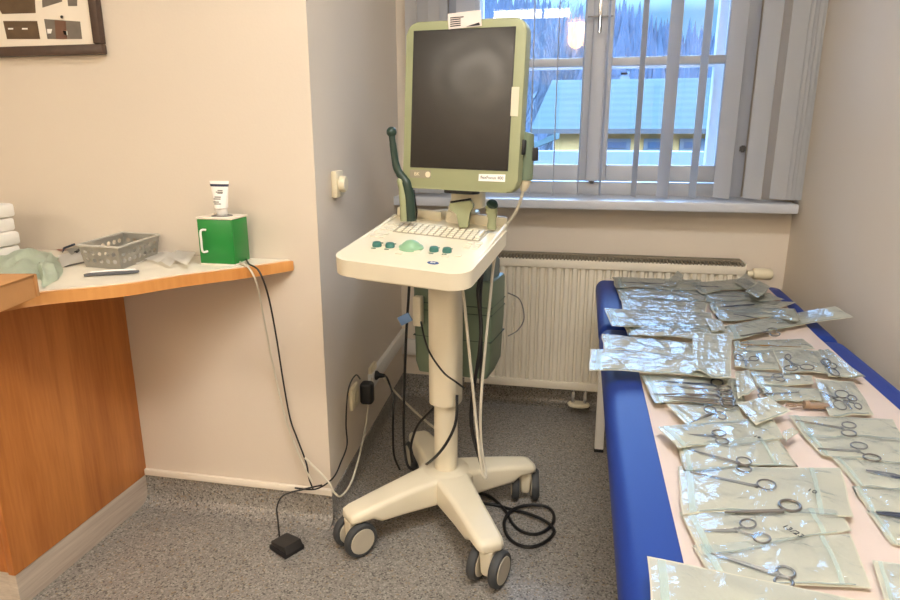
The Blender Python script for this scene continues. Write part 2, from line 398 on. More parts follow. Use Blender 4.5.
bm = nb(); box(bm, -60, 60, 4.5, 62, -5.2, -5.0); struct('snowy_ground', bm, M_snowg)
# hill
bm = nb(); NX, NY = 40, 24; g = []
rk = sorted([(at(px, py, y=145).x, at(px, py, y=145).z - 9) for px, py in ((300, -40), (480, -20), (540, -6), (565, 12), (585, 8), (618, 3), (640, 12), (665, 26), (690, 24), (720, 30), (800, 40), (950, 60))])
def RID(x):
    if x <= rk[0][0]: return rk[0][1]
    for (a, za), (b_, zb) in zip(rk, rk[1:]):
        if x <= b_: return za + (zb - za) * (x - a) / (b_ - a)
    return rk[-1][1]
def hillz(x, y):
    t = max(0.0, (y - 55) / 90); ridge = RID(x)
    return -5 + (ridge + 5) * (1 - (1 - min(t, 1)) ** 1.6) + 2.2 * noise.noise(Vector((x * 0.05, y * 0.05, 1)))
for j in range(NY):
    g.append([bm.verts.new((-120 + 240 * i / (NX - 1), 55 + 95 * j / (NY - 1), hillz(-120 + 240 * i / (NX - 1), 55 + 95 * j / (NY - 1)))) for i in range(NX)])
for j in range(NY - 1):
    for i in range(NX - 1): bm.faces.new((g[j][i], g[j][i + 1], g[j + 1][i + 1], g[j + 1][i]))
struct('hillside', bm, M_hill, smooth=True)
random.seed(4); bm = nb()
for k in range(2600):
    x = random.uniform(-70, 75); y = 56 + 92 * random.random() ** 0.8; z = hillz(x, y) - 0.4; h = random.uniform(3.5, 7.0) + 2.0 * (y > 125); w = h * random.uniform(0.15, 0.21)
    for q in range(3):
        r0 = w * (1 - q * 0.25); z0 = z + h * 0.20 * q; z1 = z + h * (0.55 + 0.225 * q)
        a0 = random.random(); top = bm.verts.new((x, y, z1))
        rg = [bm.verts.new((x + r0 * math.cos(a0 + i * 1.047), y + r0 * math.sin(a0 + i * 1.047), z0)) for i in range(6)]
        for i in range(6): bm.faces.new((rg[i], rg[(i + 1) % 6], top))
o = single('conifer_forest', bm, M_fir, 'frosted conifer forest, tinted blue as haze, covering the hillside seen through the window', 'forest', smooth=False); o['kind'] = 'stuff'
# neighbouring house
HY = 20.0
def hx(px, py): return at(px, py, y=HY)
ev, rg_ = at(600, 129.5, y=HY).z, at(600, 79, y=HY + 3).z
lx = at(537, 129, y=HY).x
house = thing('house', 'yellow house with a wide snow covered roof seen through the window', 'house', (lx + 6, HY + 3, -5))
bm = nb(); box(bm, lx + 0.5, lx + 14, HY + 0.3, HY + 6, -5, ev + 0.1); part('wall', bm, M_yellow, house, smooth=False)
bm = nb()
tx = at(552, 79, y=HY + 3).x
a = [bm.verts.new(p) for p in ((lx - 0.2, HY, ev), (lx + 14.5, HY, ev), (lx + 13.5, HY + 3.2, rg_), (tx, HY + 3.2, rg_), (lx - 0.2, HY + 6.4, ev), (lx + 14.5, HY + 6.4, ev))]
bm.faces.new((a[0], a[1], a[2], a[3])); bm.faces.new((a[0], a[3], a[4])); bm.faces.new((a[4], a[3], a[2], a[5])); bm.faces.new((a[1], a[5], a[2]))
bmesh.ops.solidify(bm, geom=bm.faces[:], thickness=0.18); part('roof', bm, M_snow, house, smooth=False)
bm = nb(); box(bm, lx - 0.2, lx + 14.5, HY - 0.12, HY + 0.05, ev - 0.12, ev + 0.02); part('gutter', bm, M_gutter, house, smooth=False)
for (xa, xb) in ((608, 626), (648, 668), (684, 700)):
    pa, pb = at(xa, 142, y=HY + 0.25), at(xb, 148, y=HY + 0.25)
    bm = nb(); box(bm, pa.x - 0.12, pb.x + 0.12, HY + 0.2, HY + 0.3, pb.z - 0.5, pa.z + 0.1); wdw = part('window', bm, M_snowg, house, smooth=False)
    bm = nb(); box(bm, pa.x, pb.x, HY + 0.17, HY + 0.21, pb.z, pa.z); part('pane', bm, M_dpane, wdw, smooth=False)
# low annex with snow at the left and the snowy terrace wall in front
lw = at(600, 151, y=15.0).z
bm = nb(); box(bm, at(480, 151, y=15).x, at(790, 151, y=15).x, 15, 15.6, -5, lw, 0.04)
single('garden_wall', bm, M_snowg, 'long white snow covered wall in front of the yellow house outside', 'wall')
annex = thing('annex', 'small snow roofed shed left of the yellow house outside', 'shed', (at(538, 150, y=17).x, 17, -5))
bm = nb(); xa, xb = at(512, 150, y=17).x, at(556, 150, y=17).x; zt = at(550, 133, y=17).z; ze = at(512, 152, y=17).z
v = [bm.verts.new(p) for p in ((xa, 17, ze), (xb, 17, zt), (xb, 19, zt), (xa, 19, ze), (xa, 17, ze - 0.15), (xb, 17, zt - 0.15), (xb, 19, zt - 0.15), (xa, 19, ze - 0.15))]
for q in ((0, 1, 2, 3), (4, 5, 6, 7), (0, 1, 5, 4), (1, 2, 6, 5), (2, 3, 7, 6), (3, 0, 4, 7)): bm.faces.new([v[i] for i in q])
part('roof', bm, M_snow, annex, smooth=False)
bm = nb(); prism(bm, [(xa + 0.1, 17.1), (xb, 17.1), (xb, 18.9), (xa + 0.1, 18.9)], -5, ze - 0.14); part('wall', bm, M_twig, annex, smooth=False)
def bare_tree(px, y, h, seed, label, spread=0.36):
    random.seed(seed); base = at(px, 300, y=y); base.z = -5
    tr = thing('bare_tree', label, 'tree', base, 'frosted bare trees outside the window')
    bt, bb = nb(), nb()
    def grow(p, d, ln, r, depth):
        q = p + d * ln; tube(bt if depth == 0 else bb, [p, q], [r, r * 0.7], 5)
        if depth >= 6: return
        for k in range(3 if depth else 4):
            nd = (d + Vector((random.uniform(-1, 1), random.uniform(-1, 1), random.uniform(-0.2, 0.7))) * spread * 1.3).normalized()
            grow(p + d * ln * random.uniform(0.55, 1), nd, ln * random.uniform(0.6, 0.82), r * 0.6, depth + 1)
    grow(base, Vector((0, 0, 1)), h * 0.35, h * 0.014, 0)
    part('trunk', bt, M_twig, tr); part('branches', bb, M_twig, tr, smooth=False)
bare_tree(532, 27.5, 11.5, 3, 'tall frosted bare tree left of the house roof outside')
bare_tree(490, 34, 13, 5, 'frosted bare tree farther left, mostly behind the monitor')

# ------------------------------------------------------------------ ceiling fixtures and wall lamp (one fixture and the wall lamp mirrored in the glass, two fixtures added)
M_tubeglow = mat('lamp_diffuser', (255, 240, 215), 0.5, emit=(255, 246, 232), estr=16)
M_sconce = mat('sconce_glass', (250, 225, 170), 0.5, emit=(255, 200, 90), estr=20)
for (x, y), _, _, lab in LAMPS:
    t = thing('ceiling_lamp', lab, 'lamp', (x, y, 2.6), 'ceiling lamps')
    bm = nb(); box(bm, x - 0.56, x + 0.56, y - 0.22, y + 0.22, 2.565, 2.6, 0.005); part('housing', bm, M_white, t)
    for dy in (-0.12, 0.12):
        bm = nb(); cyl(bm, (x - 0.53, y + dy, 2.545), (x + 0.53, y + dy, 2.545), 0.018, n=12); part('tube', bm, M_tubeglow, t)
c = Vector((-0.15, -2.99, 2.40)); t = thing('wall_lamp', 'shield shaped glowing wall lamp on the rear wall', 'lamp', c)
bm = nb(); out = [(-0.10, 0.17), (0.10, 0.17), (0.10, -0.05)] + [(0.10 * math.cos(R(a)), -0.05 - 0.10 * math.sin(R(a))) for a in (30, 60, 90, 120, 150)] + [(-0.10, -0.05)]
prism(bm, out, 0.0, 0.07, M=Matrix.Translation(c + Vector((0, 0.0, 0))) @ Matrix.Rotation(R(90), 4, 'X') @ Matrix.Rotation(R(180), 4, 'Y'), bevel=0.02)
for vv in bm.verts: vv.co.y = -3.0 + abs(vv.co.y + 2.99)
part('shade', bm, M_sconce, t)

# ------------------------------------------------------------------ vertical blind slats
ys = 2.70
blind = thing('vertical_blind', 'vertical blind of pale fabric slats hanging in front of the window', 'blind', (0.03, ys, 2.45))
slats = [ # seen x at mid height, angle from the depth axis, width
    (412, 66, .060), (423, 62, .060), (434, 66, .060), (443, 58, .050), (465, 62, .095),
    (532, 3, .089), (556, 2, .089), (582, 3, .089), (605, 3, .089), (640, 9, .089),
    (670, 24, .089), (701, 9, .089), (731, 31, .089), (763, 34, .089)] + [(790 + 4.3 * i, 40 + 4 * (i % 2), .07) for i in range(5)]
for i, (px_, a, w) in enumerate(slats):
    x = at(px_, 100, y=ys).x
    T = Matrix.Translation((x, ys + 0.008 * (i % 2) * (i < 5), 0)) @ Matrix.Rotation(R(a), 4, 'Z')
    bm = nb(); N = 6; rows = []
    for z in (0.955, 2.45):
        rows.append([T @ Vector((0.003 * math.cos(math.pi * (k / N - 0.5)), (k / N - 0.5) * w, z)) for k in range(N + 1)] + [T @ Vector((0.003 * math.cos(math.pi * (k / N - 0.5)) - 0.0008, (k / N - 0.5) * w, z)) for k in range(N, -1, -1)])
    loft(bm, rows); part('slat', bm, M_slat, blind)
bm = nb(); box(bm, -0.77, 0.81, 2.675, 2.725, 2.452, 2.49, 0.004); part('head_rail', bm, M_winwhite, blind)

# ------------------------------------------------------------------ radiator
rx0, rx1, rz0, rz1, ry = -0.46, 0.645, 0.13, 0.70, 2.625
rad = thing('radiator', 'cream ribbed panel radiator under the window behind the bed', 'radiator', ((rx0 + rx1) / 2, 2.67, rz0))
bm = nb(); pts = [(rx0, ry + 0.004)]; x = rx0 + 0.03
while x < rx1 - 0.03:
    pts += [(x, ry + 0.004), (x + 0.005, ry + 0.016), (x + 0.012, ry + 0.016), (x + 0.017, ry + 0.004)]; x += 0.0333
pts += [(rx1, ry + 0.004), (rx1, ry + 0.02), (rx0, ry + 0.02)]
prism(bm, pts, rz0 + 0.035, rz1 - 0.035)
box(bm, rx0, rx1, ry, ry + 0.02, rz0, rz0 + 0.036, 0.004); box(bm, rx0, rx1, ry, ry + 0.02, rz1 - 0.036, rz1, 0.004)
part('front_panel', bm, M_rad, rad, smooth=30)
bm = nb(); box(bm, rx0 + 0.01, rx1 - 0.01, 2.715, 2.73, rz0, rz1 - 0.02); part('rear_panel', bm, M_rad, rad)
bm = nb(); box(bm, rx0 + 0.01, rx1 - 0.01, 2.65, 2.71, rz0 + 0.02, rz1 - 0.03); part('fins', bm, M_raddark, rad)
bm = nb(); box(bm, rx0, rx1, 2.69, 2.73, rz1 - 0.02, rz1 + 0.012, 0.002)
x = rx0
while x < rx1:
    box(bm, x, x + 0.006, ry - 0.001, 2.72, rz1 - 0.001, rz1 + 0.006); x += 0.014
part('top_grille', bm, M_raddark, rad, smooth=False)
bm = nb(); box(bm, rx0 - 0.004, rx0, ry, 2.73, rz0, rz1 + 0.01); box(bm, rx1, rx1 + 0.004, ry, 2.73, rz0, rz1 + 0.01); part('side_cover', bm, M_rad, rad)
bm = nb(); lathe(bm, [(0.012, 0), (0.014, 0.02), (0.021, 0.022), (0.023, 0.05), (0.022, 0.085), (0.016, 0.092)], M=Matrix.Translation((rx1 + 0.012, 2.64, rz1 - 0.03)) @ Matrix.Rotation(R(90), 4, 'Y')); part('thermostat_head', bm, M_ivory, rad)
p1, p2 = at(573, 398, y=2.66), at(585, 399, y=2.66)
bm = nb()
for p in (p1, p2):
    cyl(bm, (p.x, p.y, 0.05), (p.x, p.y, rz0 + 0.01), 0.008, n=10); cyl(bm, (p.x, p.y, 0.085), (p.x, p.y, 0.115), 0.013, n=6)
part('valve', bm, M_chrome, rad)
bm = nb(); lathe(bm, [(0.0, 0.0), (0.03, 0.0), (0.033, 0.008), (0.03, 0.016), (0, 0.018)], M=Matrix.Translation(((p1.x + p2.x) / 2, 2.66, 0.045)) @ Matrix.Diagonal((1.5, 0.8, 1, 1))); part('pipe_rosette', bm, M_ivory, rad)

# ------------------------------------------------------------------ counter on the left
CT = 0.85
ctr = thing('counter', 'cherry wood counter with cream laminate top against the left wall', 'counter', (-1.5, 1.4, 0))
edge_px = [(293, 263.5), (240, 267.5), (180, 275), (120, 284), (40, 291.5), (0, 298)]
fe = [at(px, py, z=CT) for px, py in edge_px]
fe[0] = Vector((-0.80, CW_Y, CT)) if fe[0].y > CW_Y else fe[0]
ex = [fe[-1] + (fe[-1] - fe[-2]) * k for k in (1.5, 3)]
front = [Vector((-0.80, CW_Y - 0.004, CT))] + [p for p in fe[1:]] + ex
front = smoothpath(front, 4)
outl = [(p.x, p.y) for p in front] + [(-2.3, front[-1].y), (-2.3, CW_Y - 0.002)]
bm = nb(); prism(bm, outl, CT - 0.032, CT - 0.003, bevel=0.002); part('counter_edge', bm, M_edge, ctr, smooth=30)
def inset(front, d):
    o = []
    for i, p in enumerate(front):
        t = (front[min(i + 1, len(front) - 1)] - front[max(i - 1, 0)]).normalized(); o.append(p + Vector((-t.y, t.x, 0)) * -d)
    return o
inn = inset(front, 0.012)
bm = nb(); prism(bm, [(p.x, min(p.y, CW_Y - 0.003)) for p in inn] + [(-2.29, front[-1].y), (-2.29, CW_Y - 0.003)], CT - 0.0035, CT); part('laminate_top', bm, M_countertop, ctr, smooth=30)
PXW = -1.375
bm = nb(); box(bm, PXW - 0.02, PXW, 1.165, CW_Y - 0.001, 0.10, CT - 0.032, 0.0015); part('side_panel', bm, M_wood, ctr)
bm = nb(); box(bm, -2.3, PXW - 0.022, 1.172, 1.192, 0.10, CT - 0.032, 0.0015); part('front_panel', bm, M_wood, ctr)
bm = nb(); box(bm, PXW - 0.03, PXW - 0.004, 1.17, CW_Y - 0.002, 0, 0.10); box(bm, -2.3, PXW - 0.005, 1.178, 1.20, 0, 0.10); part('plinth', bm, M_plinth, ctr, smooth=False)

# --- things on the counter
def counter_pt(px, py, z=CT): return at(px, py, z=z)
# green box
gx0, gx1, gy0, gy1 = -1.04, -0.942, 1.592, 1.675
gp = at(201, 264.5, z=CT); gq = at(235, 266, z=CT); gx0, gx1 = gp.x, gq.x; gy0 = (gp.y + gq.y) / 2; gy1 = min(gy0 + 0.085, CW_Y - 0.006)
gz1 = at(199, 217, y=gy0).z
gb = thing('green_box', 'small green enamel cabinet with white handle on the counter', 'box', ((gx0 + gx1) / 2, (gy0 + gy1) / 2, CT))
bm = nb(); box(bm, gx0 + 0.002, gx1, gy0 + 0.004, gy1, CT + 0.003, gz1 - 0.006, 0.003); part('body', bm, M_greenbox, gb)
bm = nb(); box(bm, gx0, gx1 + 0.001, gy0, gy0 + 0.005, CT + 0.004, gz1 - 0.006, 0.002); dr = part('door', bm, M_greenbox, gb)
bm = nb(); hx0 = gx0 + 0.017; tube(bm, smoothpath([(hx0 + 0.008, gy0, gz1 - 0.035), (hx0, gy0 - 0.012, gz1 - 0.036), (hx0, gy0 - 0.014, gz1 - 0.062), (hx0, gy0 - 0.012, gz1 - 0.092), (hx0 + 0.008, gy0, gz1 - 0.094)], 5), 0.0032, 8); part('handle', bm, M_white, dr)
bm = nb(); box(bm, gx0 - 0.002, gx1 + 0.002, gy0 - 0.002, gy1 + 0.002, gz1 - 0.006, gz1, 0.002); part('lid', bm, M_trim, gb)
bm = nb(); box(bm, gx0 - 0.002, gx1 + 0.002, gy0 - 0.002, gy1 + 0.002, CT, CT + 0.004, 0.001); part('foot', bm, M_trim, gb)
bm = nb(); tc_ = Vector(((gx0 + gx1) / 2 + 0.005, gy0 + 0.035, gz1)); lathe(bm, [(0.018, 0.0), (0.028, 0.0), (0.028, 0.0015), (0.018, 0.0015)], c=tc_); part('opening_ring', bm, M_greyink, gb)
# tube of gel standing on its cap
th = at(220, 181, y=tc_.y).z - gz1
tb = thing('gel_tube', 'white squeeze tube with a dark band standing on the green cabinet', 'tube', tc_)
bm = nb(); rings = []
for k in range(9):
    u = k / 8; wx = 0.017 + 0.012 * u; wy = 0.017 * (1 - u) + 0.003
    rings.append([tc_ + Vector((wx * math.cos(2 * math.pi * i / 20), wy * math.sin(2 * math.pi * i / 20), 0.022 + (th - 0.022) * u)) for i in range(20)])
loft(bm, rings); part('body', bm, M_paperw, tb)
bm = nb(); lathe(bm, [(0.014, 0.0015), (0.0155, 0.004), (0.0155, 0.02), (0.012, 0.023)], c=tc_); part('cap', bm, M_white, tb)
bm = nb(); u = 0.84; rings = []
for k in range(2):
    u = 0.80 + 0.09 * k; wx = 0.017 + 0.012 * u + 0.0006; wy = 0.017 * (1 - u) + 0.0036
    rings.append([tc_ + Vector((wx * math.cos(2 * math.pi * i / 20), wy * math.sin(2 * math.pi * i / 20), 0.022 + (th - 0.022) * u)) for i in range(20)])
loft(bm, rings); part('dark_band', bm, M_blueink, tb)
bm = nb()
for (du, w, x0) in ((0.66, 0.014, 0.006), (0.60, 0.020, 0.004), (0.56, 0.014, 0.006), (0.42, 0.018, 0.0), (0.35, 0.020, -0.002), (0.24, 0.016, -0.004), (0.17, 0.018, 0.0)):
    wy = 0.017 * (1 - du) + 0.0036; z = tc_.z + 0.022 + (th - 0.022) * du
    box(bm, tc_.x + x0 - w / 2, tc_.x + x0 + w / 2, tc_.y - wy - 0.0006, tc_.y - wy + 0.006, z - 0.0012, z + 0.0012)
part('printed_lines', bm, M_greyink, tb, smooth=False)
# perforated basket
def perf(bm, a, b_, c, d, nx, ny, fill=0.62, mar=0.16):
    """wall panel a-b (bottom) c-d (top, above b and a) with a grid of round holes"""
    def P(u, v): return (a.lerp(b_, u)).lerp(d.lerp(c, u), v)
    mu = 0.04; 
    us = [mu + (1 - 2 * mu) * i / nx for i in range(nx + 1)]; vs = [mar + (1 - 2 * mar) * j / ny for j in range(ny + 1)]
    def quad(u0, u1, v0, v1): bm.faces.new([bm.verts.new(P(*q)) for q in ((u0, v0), (u1, v0), (u1, v1), (u0, v1))])
    quad(0, mu, 0, 1); quad(1 - mu, 1, 0, 1); quad(mu, 1 - mu, 0, mar); quad(mu, 1 - mu, 1 - mar, 1)
    for i in range(nx):
        for j in range(ny):
            u0, u1, v0, v1 = us[i], us[i + 1], vs[j], vs[j + 1]; cu0, cv0 = (u0 + u1) / 2, (v0 + v1) / 2
            N = 12; ins = []; outr = []
            for k in range(N):
                an_ = 2 * math.pi * (k + 0.5) / N; cx_, cy_ = math.cos(an_), math.sin(an_)
                s = 1 / max(abs(cx_), abs(cy_))
                ins.append(bm.verts.new(P(cu0 + (u1 - u0) / 2 * fill * cx_, cv0 + (v1 - v0) / 2 * fill * cy_)))
                outr.append(bm.verts.new(P(cu0 + (u1 - u0) / 2 * cx_ * s, cv0 + (v1 - v0) / 2 * cy_ * s)))
            for k in range(N): bm.faces.new((outr[k], outr[(k + 1) % N], ins[(k + 1) % N], ins[k]))
bA, bB, bC = at(86, 267, z=CT), at(121, 270, z=CT), at(160, 255, z=CT)
bh = at(121, 239, x=bB.x).z - CT; bh = 0.062
bD = bA + (bC - bB)
if max(bC.y, bD.y) > CW_Y - 0.02:
    k = (CW_Y - 0.03 - bB.y) / (bC.y - bB.y); bC = bB + (bC - bB) * k; bD = bA + (bC - bB)
ctrb = (bA + bB + bC + bD) / 4
bk = thing('storage_basket', 'grey perforated plastic basket on the counter beside the green cabinet', 'basket', ctrb)
tops = [p + (p - ctrb) * 0.13 + Vector((0, 0, bh)) for p in (bA, bB, bC, bD)]
bm = nb(); bs = [bA, bB, bC, bD]
for i in range(4):
    j = (i + 1) % 4; perf(bm, bs[i] + Vector((0, 0, .001)), bs[j] + Vector((0, 0, .001)), tops[j], tops[i], 7 if i % 2 else 5, 2)
bmesh.ops.solidify(bm, geom=bm.faces[:], thickness=0.0018)
part('walls', bm, M_basket, bk, smooth=False)
bm = nb(); prism(bm, [(p.x, p.y) for p in bs], CT + 0.0005, CT + 0.0025); part('bottom', bm, M_basket, bk, smooth=False)
bm = nb(); tube(bm, tops, 0.0035, 8, closed=True); part('rim', bm, M_basket, bk)
# penlight / blade in grey plastic
def bar_thing(name, p, q, w, h, m, label, cat, z=CT, group=None):
    bm = nb(); p = Vector(p); q = Vector(q); d = q - p; L = d.length
    T = Matrix.Translation(p) @ Matrix.Rotation(math.atan2(d.y, d.x), 4, 'Z'); box(bm, 0, L, -w / 2, w / 2, 0.0005, h, min(h, w) * 0.3, M=T)
    return single(name, bm, m, label, cat, group)
k0, k1 = at(84, 277, z=CT), at(138, 274, z=CT)
kn = thing('letter_opener', 'dark grey curved plastic opener lying near the front of the counter', 'opener', (k0 + k1) / 2)
bm = nb(); pts = smoothpath([k0 + Vector((0, 0, .004)), k0.lerp(k1, 0.12) + Vector((0, 0.003, .005)), k0.lerp(k1, 0.5) + Vector((0, 0, .006)), k0.lerp(k1, 0.92) + Vector((0, 0, .006)), k1 + Vector((0.002, 0.004, .008))], 5)
tube(bm, pts, [0.002 + 0.006 * math.sin(math.pi * min(1, (i + 1) / (len(pts)) * 1.0)) ** 0.4 for i in range(len(pts))], 10, flat=0.6)
part('body', bm, mat('slate_plastic', (92, 94, 98), 0.45), kn)
bm = nb(); pts = smoothpath([k0.lerp(k1, 0.1) + Vector((0, 0.006, .009)), k0.lerp(k1, 0.5) + Vector((0, 0.006, .011)), k0.lerp(k1, 0.93) + Vector((0, 0.006, .011))], 5); tube(bm, pts, 0.0032, 8); part('white_strip', bm, M_paperw, kn)
# paper sachets
def sheet_poly(pts, th=0.0012, seed=0, curl=0.0, n=8, mats=None):
    """thin sheet through four corner points (TL,TR,BR,BL) with slight waves"""
    bm = nb(); a, b_, c, d = [Vector(p) for p in pts]; g = []
    for j in range(n + 1):
        row = []
        for i in range(n + 1):
            u, v = i / n, j / n; p = (a.lerp(b_, u)).lerp(d.lerp(c, u), v)
            p = p + Vector((0, 0, curl * (noise.noise(Vector((u * 2.3 + seed, v * 2.3, seed))) + 0.6)))
            row.append(bm.verts.new(p))
        g.append(row)
    for j in range(n):
        for i in range(n): bm.faces.new((g[j][i], g[j][i + 1], g[j + 1][i + 1], g[j + 1][i]))
    bmesh.ops.solidify(bm, geom=bm.faces[:], thickness=-th); return bm
sach = [([(130, 258), (158, 247), (163, 251), (137, 265)], 'narrow white paper sachet touching the basket'), ([(144, 259), (160, 250), (171, 253), (158, 263)], 'white paper sachet second from the basket'),
        ([(160, 262), (172, 253), (182, 255), (170, 267)], 'small white paper sachet with a folded corner'), ([(166, 256), (177, 251), (196, 253), (187, 266)], 'white paper sachet nearest the green cabinet')]
for i, (q, lab) in enumerate(sach):
    z = CT + 0.002 + 0.0036 * i
    single('paper_sachet', sheet_poly([at(*p, z=z) for p in q], seed=i, curl=0.003), M_paperw, lab, 'sachet', 'white paper sachets on the counter')
# leaflets and pens left of the basket
for i, (q, m_, lab) in enumerate([([(52, 246), (84, 240), (90, 244), (60, 252)], mat('salmon_card', (206, 150, 128), .7), 'salmon coloured card lying under the pens'),
                             ([(58, 256), (88, 248), (95, 258), (62, 268)], M_paperw, 'folded white leaflet left of the basket'),
                             ([(66, 250), (86, 243), (88, 247), (72, 256)], M_basket, 'grey leaflet lying on the white one')]):
    z = CT + 0.002 + 0.003 * i
    single('leaflet', sheet_poly([at(*p, z=z) for p in q], seed=9 + i, curl=0.004), m_, lab, 'leaflet')
p, q = at(62, 249, z=CT + 0.02), at(87, 239.5, z=CT + 0.02)
pen = thing('pen', 'dark grey pen leaning over the leaflets beside the basket', 'pen', (p + q) / 2)
bm = nb(); tube(bm, [p + Vector((0, 0, -.01)), p.lerp(q, .08), q], [0.001, 0.0035, 0.0035], 10); part('barrel', bm, M_darksteel, pen)
bm = nb(); tube(bm, [p.lerp(q, .7) + Vector((0, 0, .004)), q + Vector((0, 0, .005))], 0.001, 6); part('clip', bm, M_chrome, pen)
b0, b1 = at(76, 252, z=CT + 0.012), at(84, 246, z=CT + 0.012)
bm = nb(); tube(bm, [b0, b0.lerp(b1, .5), b1], [0.006, 0.004, 0.006], 8, flat=0.5); single('binder_clip', bm, M_black, 'small black clip on the white leaflet', 'clip')
bar_thing('ruler', at(64, 267, z=CT), at(96, 260, z=CT), 0.014, 0.002, M_greyink, 'narrow grey ruler in front of the leaflets', 'ruler')
# crumpled greenish bags
def bag(pts, label, seed, h=0.05, z=CT + 0.002):
    bm = nb(); a, b_, c, d = [at(*p, z=z) for p in pts]; N = 22; g = []
    for j in range(N + 1):
        row = []
        for i in range(N + 1):
            u, v = i / N, j / N; p = (a.lerp(b_, u)).lerp(d.lerp(c, u), v); e_ = min(1, 4 * min(u, 1 - u)) * min(1, 4 * min(v, 1 - v))
            s = Vector((u * 2.6 + seed, v * 2.6, seed)); k = noise.noise(s) * 0.6 + abs(noise.noise(s * 2.0)) * 0.35 + 0.5
            row.append(bm.verts.new(p + Vector((0.010 * noise.noise(s * 1.3), 0.010 * noise.noise(s * 1.7), h * e_ * k))))
        g.append(row)
    for j in range(N):
        for i in range(N): bm.faces.new((g[j][i], g[j][i + 1], g[j + 1][i + 1], g[j + 1][i]))
    bmesh.ops.solidify(bm, geom=bm.faces[:], thickness=0.0015)
    return single('plastic_bag', bm, M_bag, label, 'bag', 'greenish plastic bags on the counter')
bag([(-25, 262), (52, 252), (62, 266), (-5, 300)], 'large pale green crumpled bag behind the cardboard box', 3, 0.05)
bag([(32, 268), (60, 256), (62, 276), (42, 288)], 'small crinkled pale green bag end right of the cardboard box', 8, 0.035)
# stack of packed leaflets far left
st0 = at(2, 262, z=CT); sx, sy = st0.x, min(st0.y, CW_Y - 0.09)
for k in range(4):
    z = CT + 0.040 * k; jx = [0, .006, -.004, .003][k]
    p_ = thing('paper_pack', ['lowest white paper pack of the stack at the left edge', 'second white paper pack from the bottom at the left edge', 'third white paper pack from the bottom at the left edge', 'topmost white paper pack at the left edge'][k], 'paper pack', (sx - 0.11, sy, z), 'stacked paper packs')
    bm = nb(); box(bm, sx - 0.24 + jx, sx + 0.0 + jx, sy - 0.06, sy + 0.07, z + 0.0005, z + 0.039, 0.008, M=None); part('wrapper', bm, M_paperw, p_)
    bm = nb(); box(bm, sx - 0.20 + jx, sx - 0.02 + jx, sy - 0.0608, sy - 0.0598, z + 0.010, z + 0.030); part('grey_label', bm, M_greyink, p_, smooth=False)
# cardboard box at the left edge
def cbox():
    zc = CT + 0.001; c0 = at(38, 297, z=zc); ztop = at(36, 275, x=c0.x).z
    ztop = at(38, 275, y=c0.y).z
    l0 = at(0, 312.5, z=zc); d = (l0 - c0); d.z = 0; d.normalize(); nrm = Vector((-d.y, d.x, 0))
    if nrm.x > 0: nrm = -nrm
    T = Matrix(((d.x, nrm.x, 0, c0.x), (d.y, nrm.y, 0, c0.y), (0, 0, 1, zc), (0, 0, 0, 1)))
    t = thing('cardboard_box', 'brown cardboard box at the left end of the counter', 'box', c0); h = ztop - zc
    bm = nb(); box(bm, 0.006, 0.32, 0, 0.22, 0, h, 0.002, M=T); part('body', bm, M_card, t, smooth=False)
    bm = nb(); box(bm, -0.004, 0.005, -0.003, 0.22, 0.002, h + 0.001, 0.001, M=T); part('end_flap', bm, M_card, t)
    bm = nb(); box(bm, 0.0, 0.30, -0.003, 0.10, h, h + 0.003, 0.001, M=T); part('top_flap', bm, M_card, t)
cbox()

# ------------------------------------------------------------------ picture on the left wall
pz = CW_Y - 0.001; fr = at(103, 54, y=pz - 0.02)
pc = thing('picture_frame', 'dark wood frame with small photographs on cream mount on the left wall', 'picture', (fr.x - 0.3, pz, fr.z))
bm = nb(); fw = 0.027; X1, Z0, X0, Z1 = fr.x, fr.z, fr.x - 0.62, fr.z + 0.48
for (a0, a1, c0, c1) in ((X0, X1, Z0, Z0 + fw), (X0, X1, Z1 - fw, Z1), (X0, X0 + fw, Z0 + fw, Z1 - fw), (X1 - fw, X1, Z0 + fw, Z1 - fw)): box(bm, a0, a1, pz - 0.022, pz, c0, c1, 0.004)
part('frame', bm, M_frame, pc)
bm = nb(); box(bm, X0 + fw - .002, X1 - fw + .002, pz - 0.012, pz - 0.004, Z0 + fw - .002, Z1 - fw + .002); mt = part('mount', bm, M_trim, pc, smooth=False)
M_ph = mat('sepia_photo', (92, 72, 50), 0.4, noise_amt=0.5, noise_scale=26)
M_ph2 = mat('grey_photo', (112, 104, 94), 0.3, noise_amt=0.35, noise_scale=30)
def plate(q, d0, d1):
    bm = nb(); pts = [at(*p, y=pz - d1) for p in q]
    loft(bm, [[Vector((p.x, pz - d, p.z)) for p in pts] for d in (d0, d1)]); return bm
def photo(q, m_):
    bm = plate(q, 0.012, 0.013)
    return part('photograph', bm, m_, mt, smooth=False)
photo([(-40, -60), (31, -62), (35.5, 13), (2, 14)], M_ph); photo([(3, 21), (37, 21), (40, 39), (7, 39)], M_ph)
photo([(38, -60), (55, -60), (62, 1.5), (42.5, 7.5)], M_ph2); photo([(62, -60), (75, -60), (77, 6), (68, 6)], M_ph2)
p4 = photo([(44, 19), (80, 21.5), (82, 39), (47.5, 39)], M_ph2)
photo([(-60, 21), (-6, 21), (-3, 39), (-57, 39)], M_ph)
for q, m_, nm in (([(54.5, 20), (65.5, 21), (67, 39), (56, 39)], M_brown, 'doorway'), ([(47, 29), (52, 29), (51, 33.5), (47.5, 33.5)], M_paperw, 'white_mark'), ([(63, 31), (67, 31), (67.5, 35), (64.5, 35)], M_paperw, 'white_mark'),
                  ([(8, 28), (13, 28), (13, 29.5), (8, 29.5)], M_paperw, 'white_mark'), ([(22, 28), (27.5, 28), (27.5, 29.5), (22, 29.5)], M_paperw, 'white_mark')):
    bm = plate(q, 0.013, 0.0136); o = part(nm, bm, m_, mt, smooth=False)
